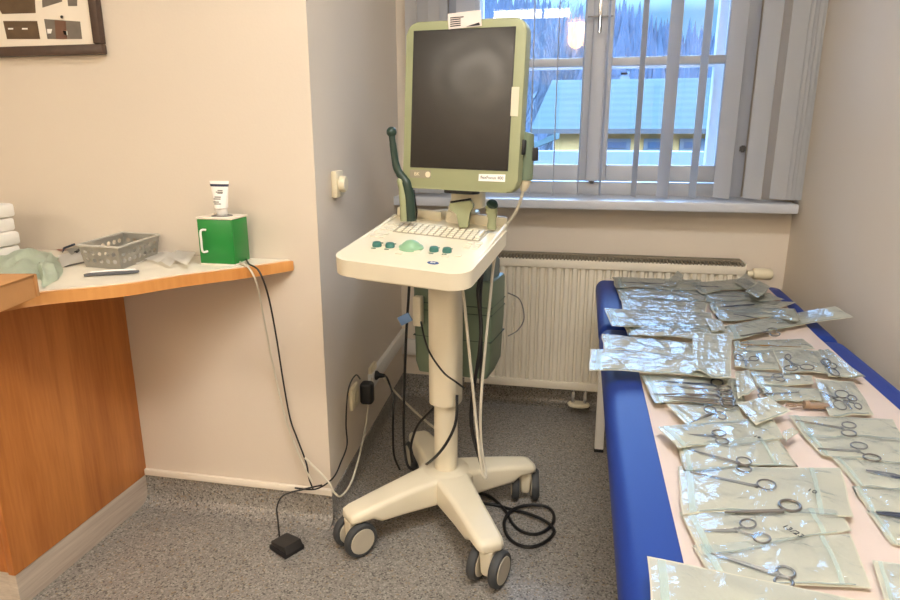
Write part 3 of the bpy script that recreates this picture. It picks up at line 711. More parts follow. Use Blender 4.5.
bm = nb(); c = at(62, 17, y=pz - 0.015); lathe(bm, [(0.0, 0), (0.0045, 0.0), (0.0035, 0.003), (0, 0.004)], M=Matrix.Translation(c) @ Matrix.Rotation(R(90), 4, 'X'), n=12); part('pin', bm, M_black, mt)

# ------------------------------------------------------------------ switch and sockets on the alcove wall
def awp(y, z, off=0.0):
    return Vector((CX + (AX - CX) * (y - CW_Y) / (BW_Y - CW_Y) + off, y, z))
def alc(px, py, off=0.0):
    lo, hi = 0, 1
    d = cf + cr * ((px - 450) / FPX) + cu * ((300 - py) / FPX); c = Vector((0, 0, CAMH))
    n_ = Vector((an.x, an.y, 0)); p0 = Vector((CX, CW_Y, 0)) + n_ * off
    t = (p0 - c).dot(n_) / d.dot(n_); return c + d * t
TA = Matrix.Rotation(ang, 4, 'Z')
s0 = alc(337, 184, 0.01); sw = thing('light_switch', 'ivory rotary wall switch on the alcove wall', 'switch', s0)
T = Matrix.Translation(alc(334, 184)) @ TA
bm = nb(); box(bm, 0, 0.018, -0.028, 0.042, -0.04, 0.04, 0.005, M=T); part('plate', bm, M_ivory, sw)
bm = nb(); lathe(bm, [(0.0, 0.018), (0.025, 0.018), (0.025, 0.030), (0.021, 0.036), (0, 0.037)], M=T @ Matrix.Translation((0, 0.008, 0)) @ Matrix.Rotation(R(90), 4, 'Y')); part('dial', bm, M_ivory, sw)
so = []
for i, (px, py, lab) in enumerate(((352, 396, 'ivory wall socket with the black adapter in it, nearer the wall corner'), (371, 374, 'ivory wall socket farther along the alcove wall'))):
    c = alc(px, py); t = thing('wall_socket', lab, 'socket', c, 'sockets on the alcove wall'); T = Matrix.Translation(c) @ TA
    bm = nb(); box(bm, 0, 0.014, -0.04, 0.04, -0.04, 0.04, 0.005, M=T); part('plate', bm, M_ivory, t)
    bm = nb(); lathe(bm, [(0.020, 0.012), (0.023, 0.0155), (0.025, 0.012)], M=T @ Matrix.Rotation(R(90), 4, 'Y')); part('rim', bm, M_ivory, t)
c = alc(360, 391, 0.02); T = Matrix.Translation(alc(357, 392)) @ TA
bm = nb(); box(bm, 0.014, 0.060, -0.022, 0.022, -0.040, 0.040, 0.012, 3, M=T); ad = single('power_adapter', bm, M_black, 'black plug-in power adapter in the wall socket', 'adapter')
bm = nb(); c2 = alc(371, 375); T2 = Matrix.Translation(c2) @ TA
lathe(bm, [(0.0, 0.014), (0.018, 0.014), (0.018, 0.024), (0.010, 0.034), (0.006, 0.055), (0, 0.055)], M=T2 @ Matrix.Rotation(R(90), 4, 'Y'), n=16)
plug_end = T2 @ Vector((0.055, 0, 0))
pl = thing('mains_cable', 'black mains cord from the farther socket down to the cart', 'cord', (c2.x, c2.y, 0))
part('plug', bm, M_black, pl)
bm = nb(); tube(bm, smoothpath([plug_end, at(388, 380, y=2.12), at(393, 398, y=2.08), at(393, 430, y=2.06), at(394, 455, y=2.06), at(400, 470, y=2.05)], 6), 0.004, 8); part('cable', bm, M_cable, pl)
# adapter cord down to the foot pedal
ped = at(287, 549, z=0.0)
fp = thing('foot_pedal', 'black square foot pedal on the floor below the counter', 'pedal', ped)
T = Matrix.Translation(ped) @ Matrix.Rotation(R(62), 4, 'Z')
bm = nb(); box(bm, -0.035, 0.035, -0.04, 0.04, 0.0, 0.016, 0.004, M=T); part('base', bm, M_black, fp)
bm = nb(); prism(bm, [(-0.042, 0.014), (0.034, 0.014), (0.036, 0.026), (-0.03, 0.034)], -0.030, 0.030, M=T @ Matrix.Rotation(R(90), 4, 'Z') @ Matrix.Rotation(R(90), 4, 'X'), bevel=0.003); part('tread_plate', bm, mat('worn_black_plastic', (44, 42, 42), 0.35), fp)
bm = nb(); tube(bm, smoothpath([at(280, 541, z=0.012), at(278, 522, y=1.59), at(277, 507, y=1.62), at(284, 495, y=1.635), at(305, 489, y=1.645), at(322, 485, y=1.65)], 6), 0.0028, 6); part('cable', bm, M_cable, fp)
bm = nb(); tube(bm, smoothpath([alc(360, 379, 0.05), alc(356, 375, 0.05), alc(350, 384, 0.04), alc(347, 400, 0.03), alc(346, 425, 0.02), alc(347, 445, 0.02), alc(341, 462, 0.03), at(333, 478, y=1.66), at(316, 489, y=1.65), at(295, 488, y=1.66)], 6), 0.0026, 6)
single('adapter_cord', bm, M_cable, 'thin black cord from the plug-in adapter round the wall corner', 'cord')
bm = nb(); tube(bm, smoothpath([alc(372, 378, 0.02), alc(369, 400, 0.02), alc(365, 430, 0.02), at(357, 465, y=1.80), at(350, 485, y=1.70), at(341, 496, y=1.62), at(334, 492, y=1.60), at(327, 480, y=1.60), at(305, 458, y=1.64)], 6), 0.0034, 6)
single('white_cord', bm, M_cablew, 'pale cord sagging from the farther socket to the floor at the wall corner', 'cord')
bm = nb(); tube(bm, smoothpath([(gx1 - 0.01, gy1 - 0.03, CT + 0.006), at(240, 262, z=CT + 0.006), at(249, 268, y=1.56), at(257, 285, y=1.565), at(264, 320, y=1.62), at(274, 370, y=1.675), at(286, 420, y=1.675), at(299, 455, y=1.675), at(312, 482, y=1.66)], 6), 0.0030, 6)
single('white_cord', bm, M_cablew, 'white cord hanging from the green cabinet down the cream wall', 'cord')
bm = nb(); tube(bm, smoothpath([(gx1, gy1 - 0.02, CT + 0.006), at(249, 264, z=CT + 0.006), at(259, 271, y=1.55), at(268, 295, y=1.56), at(276, 335, y=1.62), at(283, 380, y=1.675), at(290, 418, y=1.675), at(297, 438, y=1.675), at(306, 462, y=1.67), at(309, 478, y=1.665), at(313, 489, y=1.655)], 6), 0.0026, 6)
single('black_cord', bm, M_cable, 'thin black cord hanging from the green cabinet down the cream wall', 'cord')

# ------------------------------------------------------------------ ultrasound cart
HUB = Vector((-0.378, 1.81, 0))
cart = thing('ultrasound_cart', 'cream and green ultrasound machine on a four-castor stand', 'ultrasound machine', HUB)
ends = [Vector((-0.604, 1.572, 0)), Vector((-0.196, 1.512, 0)), Vector((-0.135, 1.955, 0)), Vector((-0.535, 2.085, 0))]
def section(c, side, w, z0, z1, r=0.016):
    return [c + side * p[0] + Vector((0, 0, (z0 + z1) / 2 + p[1])) for p in rrect(0, 0, w, z1 - z0, min(r, (z1 - z0) * 0.45), 4)]
bm = nb(); lathe(bm, [(0.0, 0.080), (0.080, 0.082), (0.092, 0.10), (0.090, 0.155), (0.070, 0.170), (0.0, 0.172)], c=HUB, n=32)
for E_ in ends:
    d = (E_ - HUB); L = d.length; d.normalize(); s = Vector((-d.y, d.x, 0)); tip = HUB + d * (L + 0.025)
    secs = [(0.0, .13, .08, .170), (0.25, .108, .078, .167), (0.5, .092, .082, .160), (0.72, .086, .086, .151), (0.8, .084, .104, .147), (0.93, .080, .104, .141), (0.985, .070, .105, .136), (1.0, .050, .110, .128)]
    loft(bm, [section(HUB.lerp(tip, u), s, w, z0, z1) for u, w, z0, z1 in secs])
part('base', bm, M_cream, cart, smooth=50)
for E_ in ends:
    d = (E_ - HUB).normalized(); ax = rot({0: -40, 1: -20, 2: 8, 3: 30}[ends.index(E_)], 0, 0) @ Vector((1, 0, 0))
    T = Matrix.Translation(E_) @ Matrix.Rotation(math.atan2(ax.y, ax.x), 4, 'Z')
    bm = nb(); loft(bm, [[T @ Vector((p[0], p[1] - o_, z)) for p in rrect(0, 0, w, dd, 0.007)] for z, w, dd, o_ in ((0.108, .040, .052, 0), (0.09, .038, .050, 0), (0.04, .030, .040, .004), (0.03, .026, .03, .004))])
    hz = part('castor', bm, M_cream, cart)
    for sx_ in (-1, 1):
        bm = nb(); off = 0.033 * sx_
        lathe(bm, [(0.030, -0.012), (0.048, -0.012), (0.052, -0.006), (0.052, 0.006), (0.048, 0.012), (0.030, 0.012)], M=T @ Matrix.Translation((off, 0.0, 0.0525)) @ Matrix.Rotation(R(90), 4, 'Y'), n=32); part('tyre', bm, M_tyre, hz)
        bm = nb(); lathe(bm, [(0.0, -0.013), (0.038, -0.0140), (0.040, -0.010), (0.040, 0.010), (0.038, 0.0140), (0.0, 0.013)], M=T @ Matrix.Translation((off, 0.0, 0.0525)) @ Matrix.Rotation(R(90), 4, 'Y'), n=28); part('wheel_disc', bm, mat('wheel_grey', (186, 178, 160), 0.5) if 'wheel_grey' not in bpy.data.materials else bpy.data.materials['wheel_grey'], hz)
CY = Matrix.Translation(HUB) @ Matrix.Rotation(R(-8), 4, 'Z')
bm = nb(); cyl(bm, HUB + Vector((0, 0, 0.15)), HUB + Vector((0, 0, 0.42)), 0.037, n=32); part('lower_column', bm, M_cream, cart)
bm = nb(); prism(bm, rrect(0, 0, 0.092, 0.10, 0.03, 6), 0.395, 0.885, M=CY, bevel=0.005); part('upper_column', bm, M_cream, cart)
# console
KM = Matrix.Translation((-0.407, 1.69, 0.916)) @ rot(-7.8, 8.5, 3.3)
KW, KD = 0.368, 0.425
bm = nb(); prism(bm, rrect(0, 0, KW, KD, 0.052, 10), -0.044, 0.0, M=KM, bevel=0.015, seg=5)
prism(bm, rrect(0, 0, KW - 0.06, KD - 0.06, 0.03, 5), -0.06, -0.04, M=KM, bevel=0.005)
con = part('console', bm, M_cream, cart)
bm = nb()
box(bm, -KW / 2 + .012, -0.028, KD / 2 - 0.016, KD / 2 - 0.004, -0.002, 0.028, 0.004, M=KM); box(bm, -0.012, KW / 2 - .008, KD / 2 - 0.016, KD / 2 - 0.004, -0.002, 0.030, 0.004, M=KM)
for s in (-1, 1): tube(bm, [KM @ Vector((s * (KW / 2 - 0.009), -KD / 2 + 0.09, -0.003)), KM @ Vector((s * (KW / 2 - 0.009), KD / 2 - 0.02, 0.002 if s < 0 else 0.010))], [0.002, 0.006], 10)
part('rear_rim', bm, M_cream, con)
bm = nb(); prism(bm, rrect(0.008, 0.093, 0.262, 0.098, 0.008), -0.001, 0.0006, M=KM); part('keyboard_bed', bm, mat('keyboard_shade', (176, 166, 142), 0.6), con, smooth=False)
for j in range(5):
    for i in range(13):
        x = -0.108 + i * 0.0192 + j * 0.0010; y = 0.128 - j * 0.0175
        bm = nb(); box(bm, x - 0.0075, x + 0.0075, y - 0.007, y + 0.007, 0.0, 0.0045, 0.0015, 1, M=KM); part('key', bm, M_creamkey, con)
ctl = [(x, y) for y in (0.11, 0.085, 0.06) for x in (-0.155, -0.135)] + [(0.118, 0.03), (0.142, 0.03), (0.118, 0.01), (0.142, 0.01), (0.12, -0.012), (0.144, -0.012), (-0.155, 0.02), (-0.13, 0.02), (-0.155, -0.01), (-0.13, -0.01), (-0.05, -0.085), (-0.09, -0.07), (0.01, -0.09), (-0.03, -0.12), (0.09, -0.10), (0.12, -0.085)]
for x, y in ctl:
    bm = nb(); box(bm, x - 0.009, x + 0.009, y - 0.006, y + 0.006, -0.0005, 0.003, 0.0013, 1, M=KM); part('button', bm, M_creamkey, con)
def con_local(px, py):
    o_ = Vector((0, 0, CAMH)); d = cf + cr * ((px - 450) / FPX) + cu * ((300 - py) / FPX); inv = KM.inverted()
    a = inv @ o_; b_ = inv.to_3x3() @ d; t = -a.z / b_.z; return a + b_ * t
for px, py in ((377, 245), (390, 246), (434, 250), (447, 251)):
    p = con_local(px, py + 1); bm = nb(); lathe(bm, [(0.0, 0), (0.0125, 0), (0.0125, 0.006), (0.0105, 0.011), (0.004, 0.0125), (0, 0.0125)], M=KM @ Matrix.Translation(p), n=20); part('knob', bm, M_knob, con)
    for dx, dy in ((0.0, 0.026), (0.0, -0.022)):
        bm = nb(); box(bm, p.x + dx - 0.006, p.x + dx + 0.006, p.y + dy - 0.0025, p.y + dy + 0.0025, 0.0, 0.0016, M=KM); part('green_button', bm, M_green, con, smooth=False)
p = con_local(411, 248); bm = nb(); lathe(bm, [(0.0, 0), (0.034, 0), (0.032, 0.005), (0.026, 0.008), (0.022, 0.013), (0.014, 0.019), (0.006, 0.0215), (0, 0.022)], M=KM @ Matrix.Translation(p), n=32); part('trackball', bm, M_ball, con)
p = con_local(433, 263); bm = nb(); prism(bm, [(0.015 * math.cos(a * math.pi / 12) + p.x, 0.010 * math.sin(a * math.pi / 12) + p.y) for a in range(24)], 0, 0.001, M=KM); lg = part('blue_badge', bm, mat('badge_blue', (50, 84, 140), 0.4), con)
bm = text_bm('BK', 0.012, KM @ Matrix.Translation((p.x, p.y, 0.0014))); part('badge_letters', bm, M_paperw, con, smooth=False)
p = con_local(480, 236); bm = nb(); box(bm, p.x - 0.006, p.x + 0.006, p.y - 0.03, p.y + 0.03, 0.0, 0.010, 0.003, M=KM); part('side_lever', bm, M_cream, con)
# computer housing behind the column
CM = Matrix.Translation((-0.378, 2.04, 0)) @ Matrix.Rotation(R(-8), 4, 'Z')
bm = nb()
secs = [(0.425, .24, .11, .03), (0.46, .262, .15, .01), (0.60, .268, .165, 0), (0.738, .272, .165, 0), (0.748, .266, .16, 0)]
loft(bm, [[CM @ Vector((p[0], p[1] - o_, z)) for p in rrect(0, 0, w, d_, 0.014, 4)] for z, w, d_, o_ in secs])
hs = part('computer_housing', bm, M_green, cart)
bm = nb()
for z in (0.55, 0.64, 0.665): box(bm, -0.1355, 0.1355, -0.084, 0.083, z, z + 0.002, M=CM)
part('housing_seam', bm, M_darkgreen, hs, smooth=False)
bm = nb(); loft(bm, [[CM @ Vector((p[0] + 0.085, p[1], z)) for p in rrect(0, 0, w, d_, 0.014, 4)] for z, w, d_ in ((0.748, .075, .12), (0.80, .075, .12), (0.825, .05, .09))]); part('connector_block', bm, M_darksage, cart)
bm = nb(); box(bm, -0.125, -0.095, -0.115, -0.083, 0.59, 0.69, 0.006, M=CM); part('power_module', bm, M_cream, cart)
c = at(405, 319, y=1.93); bm = nb(); box(bm, -0.022, 0.022, -0.004, 0.004, -0.015, 0.015, 0.002, M=Matrix.Translation(c) @ rot(-8, 0, -30)); part('blue_tag', bm, mat('pale_blue_tag', (120, 155, 205), 0.6), cart)
# neck bracket and monitor
MM = Matrix.Translation((-0.328, 1.78, 1.270)) @ rot(-11, -3.5, 1.0)
bm = nb(); tube(bm, smoothpath([(-0.36, 1.86, 0.86), (-0.355, 1.90, 0.95), (-0.33, 1.90, 1.04), (-0.318, 1.86, 1.12)], 5), 0.042, 16, flat=0.7)
box(bm, -0.375, -0.275, 1.86, 1.915, 0.985, 1.06, 0.015); part('monitor_neck', bm, M_cream, cart)
bm = nb(); prism(bm, [(-0.445, 1.925), (-0.30, 1.905), (-0.30, 1.95), (-0.36, 1.99)], 0.925, 0.975, bevel=0.006); part('neck_cover', bm, M_cream, cart)
bm = nb(); box(bm, -0.045, 0.045, 0.005, 0.06, -0.232, -0.218, 0.004, M=MM); part('hinge_block', bm, M_black, cart)
MX = MM @ Matrix.Rotation(R(90), 4, 'X')   # local xy -> monitor face, +z towards viewer
MWd, MHt = 0.341, 0.445
bm = nb(); prism(bm, rrect(0, 0, MWd, MHt, 0.032, 7), -0.045, 0.0, M=MX, bevel=0.006, seg=3); prism(bm, rrect(0, 0, MWd - 0.05, MHt - 0.06, 0.04, 5), -0.075, -0.044, M=MX, bevel=0.015)
mon = part('monitor', bm, M_olive, cart)
sx0, sx1, sy0, sy1 = -MWd / 2 + 0.024, MWd / 2 - 0.030, -MHt / 2 + 0.060, MHt / 2 - 0.024
bm = nb(); prism(bm, [(sx0 - .002, sy0 - .002), (sx1 + .002, sy0 - .002), (sx1 + .002, sy1 + .002), (sx0 - .002, sy1 + .002)], -0.001, 0.0006, M=MX); part('screen_gap', bm, M_black, mon, smooth=False)
bm = nb(); prism(bm, [(sx0, sy0), (sx1, sy0), (sx1, sy1), (sx0, sy1)], 0.0, 0.0012, M=MX); part('screen', bm, M_screen, mon, smooth=False)
def mon_local(px, py):
    o_ = Vector((0, 0, CAMH)); d = cf + cr * ((px - 450) / FPX) + cu * ((300 - py) / FPX); inv = MX.inverted()
    a = inv @ o_; b_ = inv.to_3x3() @ d; t = -a.z / b_.z; return a + b_ * t
def mquad(px, z=0.0004, th=0.0006):
    bm = nb(); prism(bm, [(mon_local(*p).x, mon_local(*p).y) for p in px], z, z + th, M=MX); return bm
part('name_label', mquad([(479, 174), (505.5, 174.5), (505, 182), (478.5, 181)]), M_paperw, mon, smooth=False)
p = mon_local(492, 177.8); part('name_text', text_bm('flexFocus 400', 0.0118, MX @ Matrix.Translation((p.x, p.y, 0.0012))), M_ink, mon, smooth=False)
part('badge', mquad([(410, 169.5), (431, 170.5), (431, 178.5), (410, 177.5)]), mat('badge_grey', (150, 146, 128), 0.3, 0.5), mon, smooth=False)
p = mon_local(417, 174); part('badge_emblem', text_bm('BK', 0.014, MX @ Matrix.Translation((p.x, p.y, 0.0012))), M_ivory, mon, smooth=False)
p = mon_local(428, 174.5); bm = nb(); lathe(bm, [(0.005, 0.001), (0.008, 0.001), (0.008, 0.0016), (0.005, 0.0016)], M=MX @ Matrix.Translation((p.x, p.y, 0))); part('power_button', bm, M_ivory, mon)
part('bezel_tape', mquad([(512, 87), (519.5, 87), (518, 116.5), (510.5, 116)], th=0.0012), mat('beige_tape', (214, 204, 180), 0.6), mon, smooth=False)
bm = mquad([(448, 14), (481, 10), (482, 26), (449, 29.5)], z=0.0016, th=0.0008); tg = part('inventory_label', bm, mat('label_paper', (226, 214, 206), 0.6), mon, smooth=False)
bm = nb()
for k in range(5):
    for (xa, xb) in (((450.5, 461) if k else (450.5, 464)),):
        a = [(xa, 17.6 + k * 2.1), (xb, 16.4 + k * 2.1), (xb, 17.6 + k * 2.1), (xa, 18.8 + k * 2.1)]
        prism(bm, [(mon_local(*p).x, mon_local(*p).y) for p in a], 0.0024, 0.0027, M=MX)
prism(bm, [(mon_local(*p).x, mon_local(*p).y) for p in ((466, 27), (479.5, 22.5), (480.5, 25.5))], 0.0024, 0.0027, M=MX)
part('label_print', bm, M_ink, mon, smooth=False)
# side holder + probes (probes are things of their own)
bm = nb(); box(bm, MWd / 2 - 0.010, MWd / 2 + 0.008, 0.02, 0.04, -0.12, -0.08, 0.004, M=MM); part('probe_bracket', bm, M_black, cart)
def on_y(px, py, y): return at(px, py, y=y)
yq = 1.80
pr = thing('probe', 'olive green cylindrical probe clipped to the right side of the monitor', 'probe', on_y(525, 200, yq))
bm = nb(); tube(bm, [on_y(527, 132, yq), on_y(526.5, 134, yq), on_y(526, 155, yq), on_y(525, 180, yq)], [0.016, 0.021, 0.022, 0.021], 20); part('handle', bm, M_green, pr)
bm = nb(); tube(bm, [on_y(525, 180, yq), on_y(524, 186, yq), on_y(523, 191, yq)], [0.0195, 0.014, 0.007], 20); part('strain_relief', bm, M_ivory, pr)
bm = nb(); c = on_y(533, 154, yq); box(bm, c.x - 0.004, c.x + 0.014, c.y - 0.012, c.y + 0.012, c.z - 0.018, c.z + 0.018, 0.003); part('clip', bm, M_black, pr)
bm = nb(); tube(bm, smoothpath([on_y(523, 190, yq), on_y(520, 202, 1.81), on_y(514, 215, 1.83), on_y(506, 226, 1.85), on_y(500, 240, 1.87), on_y(494, 262, 1.88), on_y(490, 300, 1.85), on_y(485, 350, 1.80), on_y(481, 400, 1.76), on_y(481, 440, 1.74), on_y(485, 470, 1.72), on_y(486, 478, 1.70), on_y(482, 470, 1.70), on_y(478, 440, 1.72), on_y(474, 400, 1.74), on_y(469, 350, 1.74), on_y(464, 300, 1.74), on_y(462, 288, 1.74)], 6), 0.0045, 8); part('cable', bm, M_cablew, pr)
# wand probe standing at the back left of the console
yw = 1.80
wp = thing('wand_probe', 'long dark green curved wand probe standing at the left of the console', 'probe', on_y(408, 222, yw))
bm = nb(); tube(bm, smoothpath([on_y(391.5, 133, yw), on_y(393, 145, yw), on_y(396, 165, yw), on_y(400, 174, yw), on_y(406, 182, yw), on_y(409, 195, yw), on_y(411, 221, yw)], 5), [0.009] * 5 + [0.010] * 5 + [0.011] * 5 + [0.012] * 5 + [0.015] * 11, 16); part('shaft', bm, M_darkgreen, wp)
bm = nb(); c = on_y(391.5, 132, yw); bmesh.ops.create_uvsphere(bm, u_segments=20, v_segments=14, radius=0.0145, matrix=Matrix.Translation(c)); part('tip', bm, M_darkgreen, wp)
bm = nb(); tube(bm, smoothpath([on_y(396, 170, yw - .004), on_y(400, 180, yw - .004), on_y(403, 195, yw - .004), on_y(404.5, 221, yw - .004)], 5), [0.004] * 5 + [0.010] * 5 + [0.012] * 6, 14); part('handle_shell', bm, M_olive, wp)
bm = nb(); tube(bm, smoothpath([on_y(413, 190, 1.86), on_y(415, 205, 1.86), on_y(416, 214, 1.87), on_y(412, 240, 1.93), on_y(409, 290, 1.93), on_y(406, 340, 1.93), on_y(404, 400, 1.93), on_y(404, 440, 1.93), on_y(408, 466, 1.90), on_y(420, 468, 1.86), on_y(440, 452, 1.72), on_y(455, 425, 1.72), on_y(457, 395, 1.76)], 6), 0.0045, 8); part('cable', bm, M_cable, wp)
# convex probe and linear probe
yc = 1.815
cp = thing('convex_probe', 'olive convex probe with black face in the middle console holder', 'probe', on_y(465, 228, yc))
T = Matrix.Translation(on_y(464, 206, yc))
bm = nb(); hw = [on_y(450.5, 203, yc), on_y(471, 200, yc), on_y(474, 205, yc), on_y(473, 209, yc), on_y(470, 212, yc), on_y(468.5, 227, yc), on_y(460, 227, yc), on_y(457.5, 213, yc), on_y(451, 210, yc)]
f1 = [bm.verts.new(v + Vector((0, -0.014, 0))) for v in hw]; f2 = [bm.verts.new(v + Vector((0, 0.014, 0))) for v in hw]
fc = [bm.faces.new(f1), bm.faces.new(f2[::-1])]
for i in range(len(hw)): bm.faces.new((f1[i], f1[(i + 1) % len(hw)], f2[(i + 1) % len(hw)], f2[i]))
bmesh.ops.bevel(bm, geom=bm.edges[:], offset=0.0018, segments=2, affect='EDGES'); part('handle', bm, M_olive, cp)
bm = nb(); tube(bm, [on_y(450.5, 202.5, yc), on_y(471, 199.5, yc)], 0.004, 10); part('contact_face', bm, M_black, cp)
lp = thing('linear_probe', 'small olive probe with dark head in the right console holder', 'probe', on_y(492, 230, yc - .01)); y2 = yc - 0.01
bm = nb(); tube(bm, smoothpath([on_y(489, 204, y2), on_y(491, 208, y2), on_y(492, 213, y2), on_y(492, 220, y2), on_y(491.5, 229, y2)], 4), [0.014] * 4 + [0.017] * 4 + [0.015] * 3 + [0.012] * 3 + [0.013] * 3, 16); part('handle', bm, M_olive, lp)
bm = nb(); lathe(bm, [(0, -0.006), (0.014, -0.004), (0.017, 0.003), (0.013, 0.010), (0, 0.012)], M=Matrix.Translation(on_y(492, 205, y2 - .004)) @ rot(0, 0, 20) @ Matrix.Rotation(R(35), 4, 'X'), n=20); part('dark_head', bm, M_darkgreen, lp)
# cables of the cart
def ccab(name, pts, r, m_, label=None):
    bm = nb(); tube(bm, smoothpath([at(px, py, y=y) for px, py, y in pts], 6), r, 8); part(name, bm, m_, cart, label)
ccab('cable', [(483, 270, 1.84), (478, 290, 1.80), (481, 325, 1.78), (479, 355, 1.76), (472, 400, 1.76), (472, 430, 1.76), (480, 460, 1.74), (483, 466, 1.74), (481, 440, 1.76), (481, 400, 1.78), (481, 340, 1.80), (480, 300, 1.82), (482, 275, 1.86)], 0.0058, M_cable)
ccab('cable', [(421, 322, 1.88), (425, 340, 1.80), (431, 355, 1.74), (444, 373, 1.73), (456, 382, 1.735), (464, 388, 1.78)], 0.003, M_cable)
ccab('cable', [(434, 408, 1.82), (418, 425, 1.86), (411, 445, 1.90), (412, 462, 1.90)], 0.0045, M_cable)
ccab('cable', [(508, 293, 2.10), (520, 300, 2.14), (524, 318, 2.14), (518, 330, 2.13), (508, 336, 2.10)], 0.0022, M_greyink)
ccab('cable', [(487, 262, 1.90), (478, 268, 1.86), (476, 274, 1.84), (470, 272, 1.80)], 0.0048, M_cablew)
# pale cable running from the trunking towards the cart
bm = nb(); tube(bm, smoothpath([alc(384, 378, .02), at(398, 395, y=2.40), at(420, 416, y=2.25), at(436, 429, y=2.0)], 6), 0.0045, 8); single('pale_cable', bm, M_cablew, 'pale straight cable from the alcove wall to behind the cart column', 'cable')
# looped black cable on the floor right of the cart
lpz = 0.006
lp_px = [(468, 490), (488, 497), (505, 506), (520, 510), (535, 511), (549, 508), (555, 520), (545, 535), (528, 546), (510, 540), (505, 524), (512, 510), (525, 505), (540, 507), (552, 517), (551, 530), (538, 532), (523, 528), (508, 516), (498, 503), (480, 494), (466, 490)]
lpn = [(472, 493), (487, 495), (498, 503), (506, 512), (513, 524), (523, 532), (537, 534), (550, 527), (554, 516), (547, 507), (530, 505), (514, 509), (505, 519), (506, 533), (515, 543), (530, 547), (545, 542), (554, 532), (548, 523), (532, 515), (510, 509), (495, 505), (478, 503)]
bm = nb(); tube(bm, smoothpath([at(px, py, z=lpz + (0.008 if i in (9, 10, 11, 12, 18, 19) else 0)) for i, (px, py) in enumerate(lpn)], 6), 0.0052, 8); single('coiled_cable', bm, M_cable, 'black cable coiled in loops on the floor right of the cart', 'cable')

# ------------------------------------------------------------------ examination bed
BX0, BX1, BYS, BY0, BY1, BZ = 0.075, 0.735, 1.865, 0.45, 2.46, 0.65
bed = thing('examination_bed', 'navy blue upholstered examination bed along the right wall', 'bed', ((BX0 + BX1) / 2, 1.45, 0))
bm = nb(); box(bm, BX0, BX1, BY0, BYS - 0.004, BZ - 0.075, BZ, 0.032, 6); part('mattress', bm, M_navy, bed, smooth=60)
bm = nb(); box(bm, BX0, BX1, BYS + 0.006, BY1, BZ - 0.075, BZ - 0.001, 0.032, 6)
for v in bm.verts: v.co.z += max(0, v.co.y - BYS) / (BY1 - BYS) * 0.016
part('head_section', bm, M_navy, bed, smooth=60)
bm = nb()
for x in (BX0 + 0.05, BX1 - 0.08): box(bm, x, x + 0.03, BY0 + 0.03, BY1 - 0.03, BZ - 0.115, BZ - 0.075, 0.003)
for y in (BY0 + 0.05, 1.2, BYS - 0.03, BY1 - 0.09): box(bm, BX0 + 0.05, BX1 - 0.05, y, y + 0.03, BZ - 0.113, BZ - 0.077, 0.003)
part('frame', bm, M_white, bed)
for x in (0.103, BX1 - 0.07):
    for y in (2.35, 0.55):
        bm = nb(); box(bm, x, x + 0.034, y - 0.017, y + 0.017, 0.012, BZ - 0.09, 0.003); lg_ = part('leg', bm, M_white, bed)
        bm = nb(); box(bm, x - 0.001, x + 0.035, y - 0.018, y + 0.018, 0, 0.012, 0.002); part('foot', bm, M_black, lg_)
bm = nb(); box(bm, 0.103, BX1 - 0.05, 2.34, 2.36, 0.28, 0.31, 0.003); part('crossbar', bm, M_white, bed)
# paper sheet
bm = nb(); NX, NY = 12, 60; g = []
for j in range(NY + 1):
    y = 0.5 + (2.42 - 0.5) * j / NY; row = []
    for i in range(NX + 1):
        u = i / NX; x = 0.158 + (0.655 - 0.158) * u + 0.02 * (j / NY) * u
        row.append(bm.verts.new((x, y, BZ + 0.0022 + max(0, y - BYS) / (BY1 - BYS) * 0.016 + 0.0008 * noise.noise(Vector((x * 9, y * 7, 0))))))
    g.append(row)
for j in range(NY):
    for i in range(NX): bm.faces.new((g[j][i], g[j][i + 1], g[j + 1][i + 1], g[j + 1][i]))
bmesh.ops.solidify(bm, geom=bm.faces[:], thickness=0.0008)
single('paper_sheet', bm, M_sheet, 'long white paper sheet covering the middle of the examination bed', 'paper sheet')

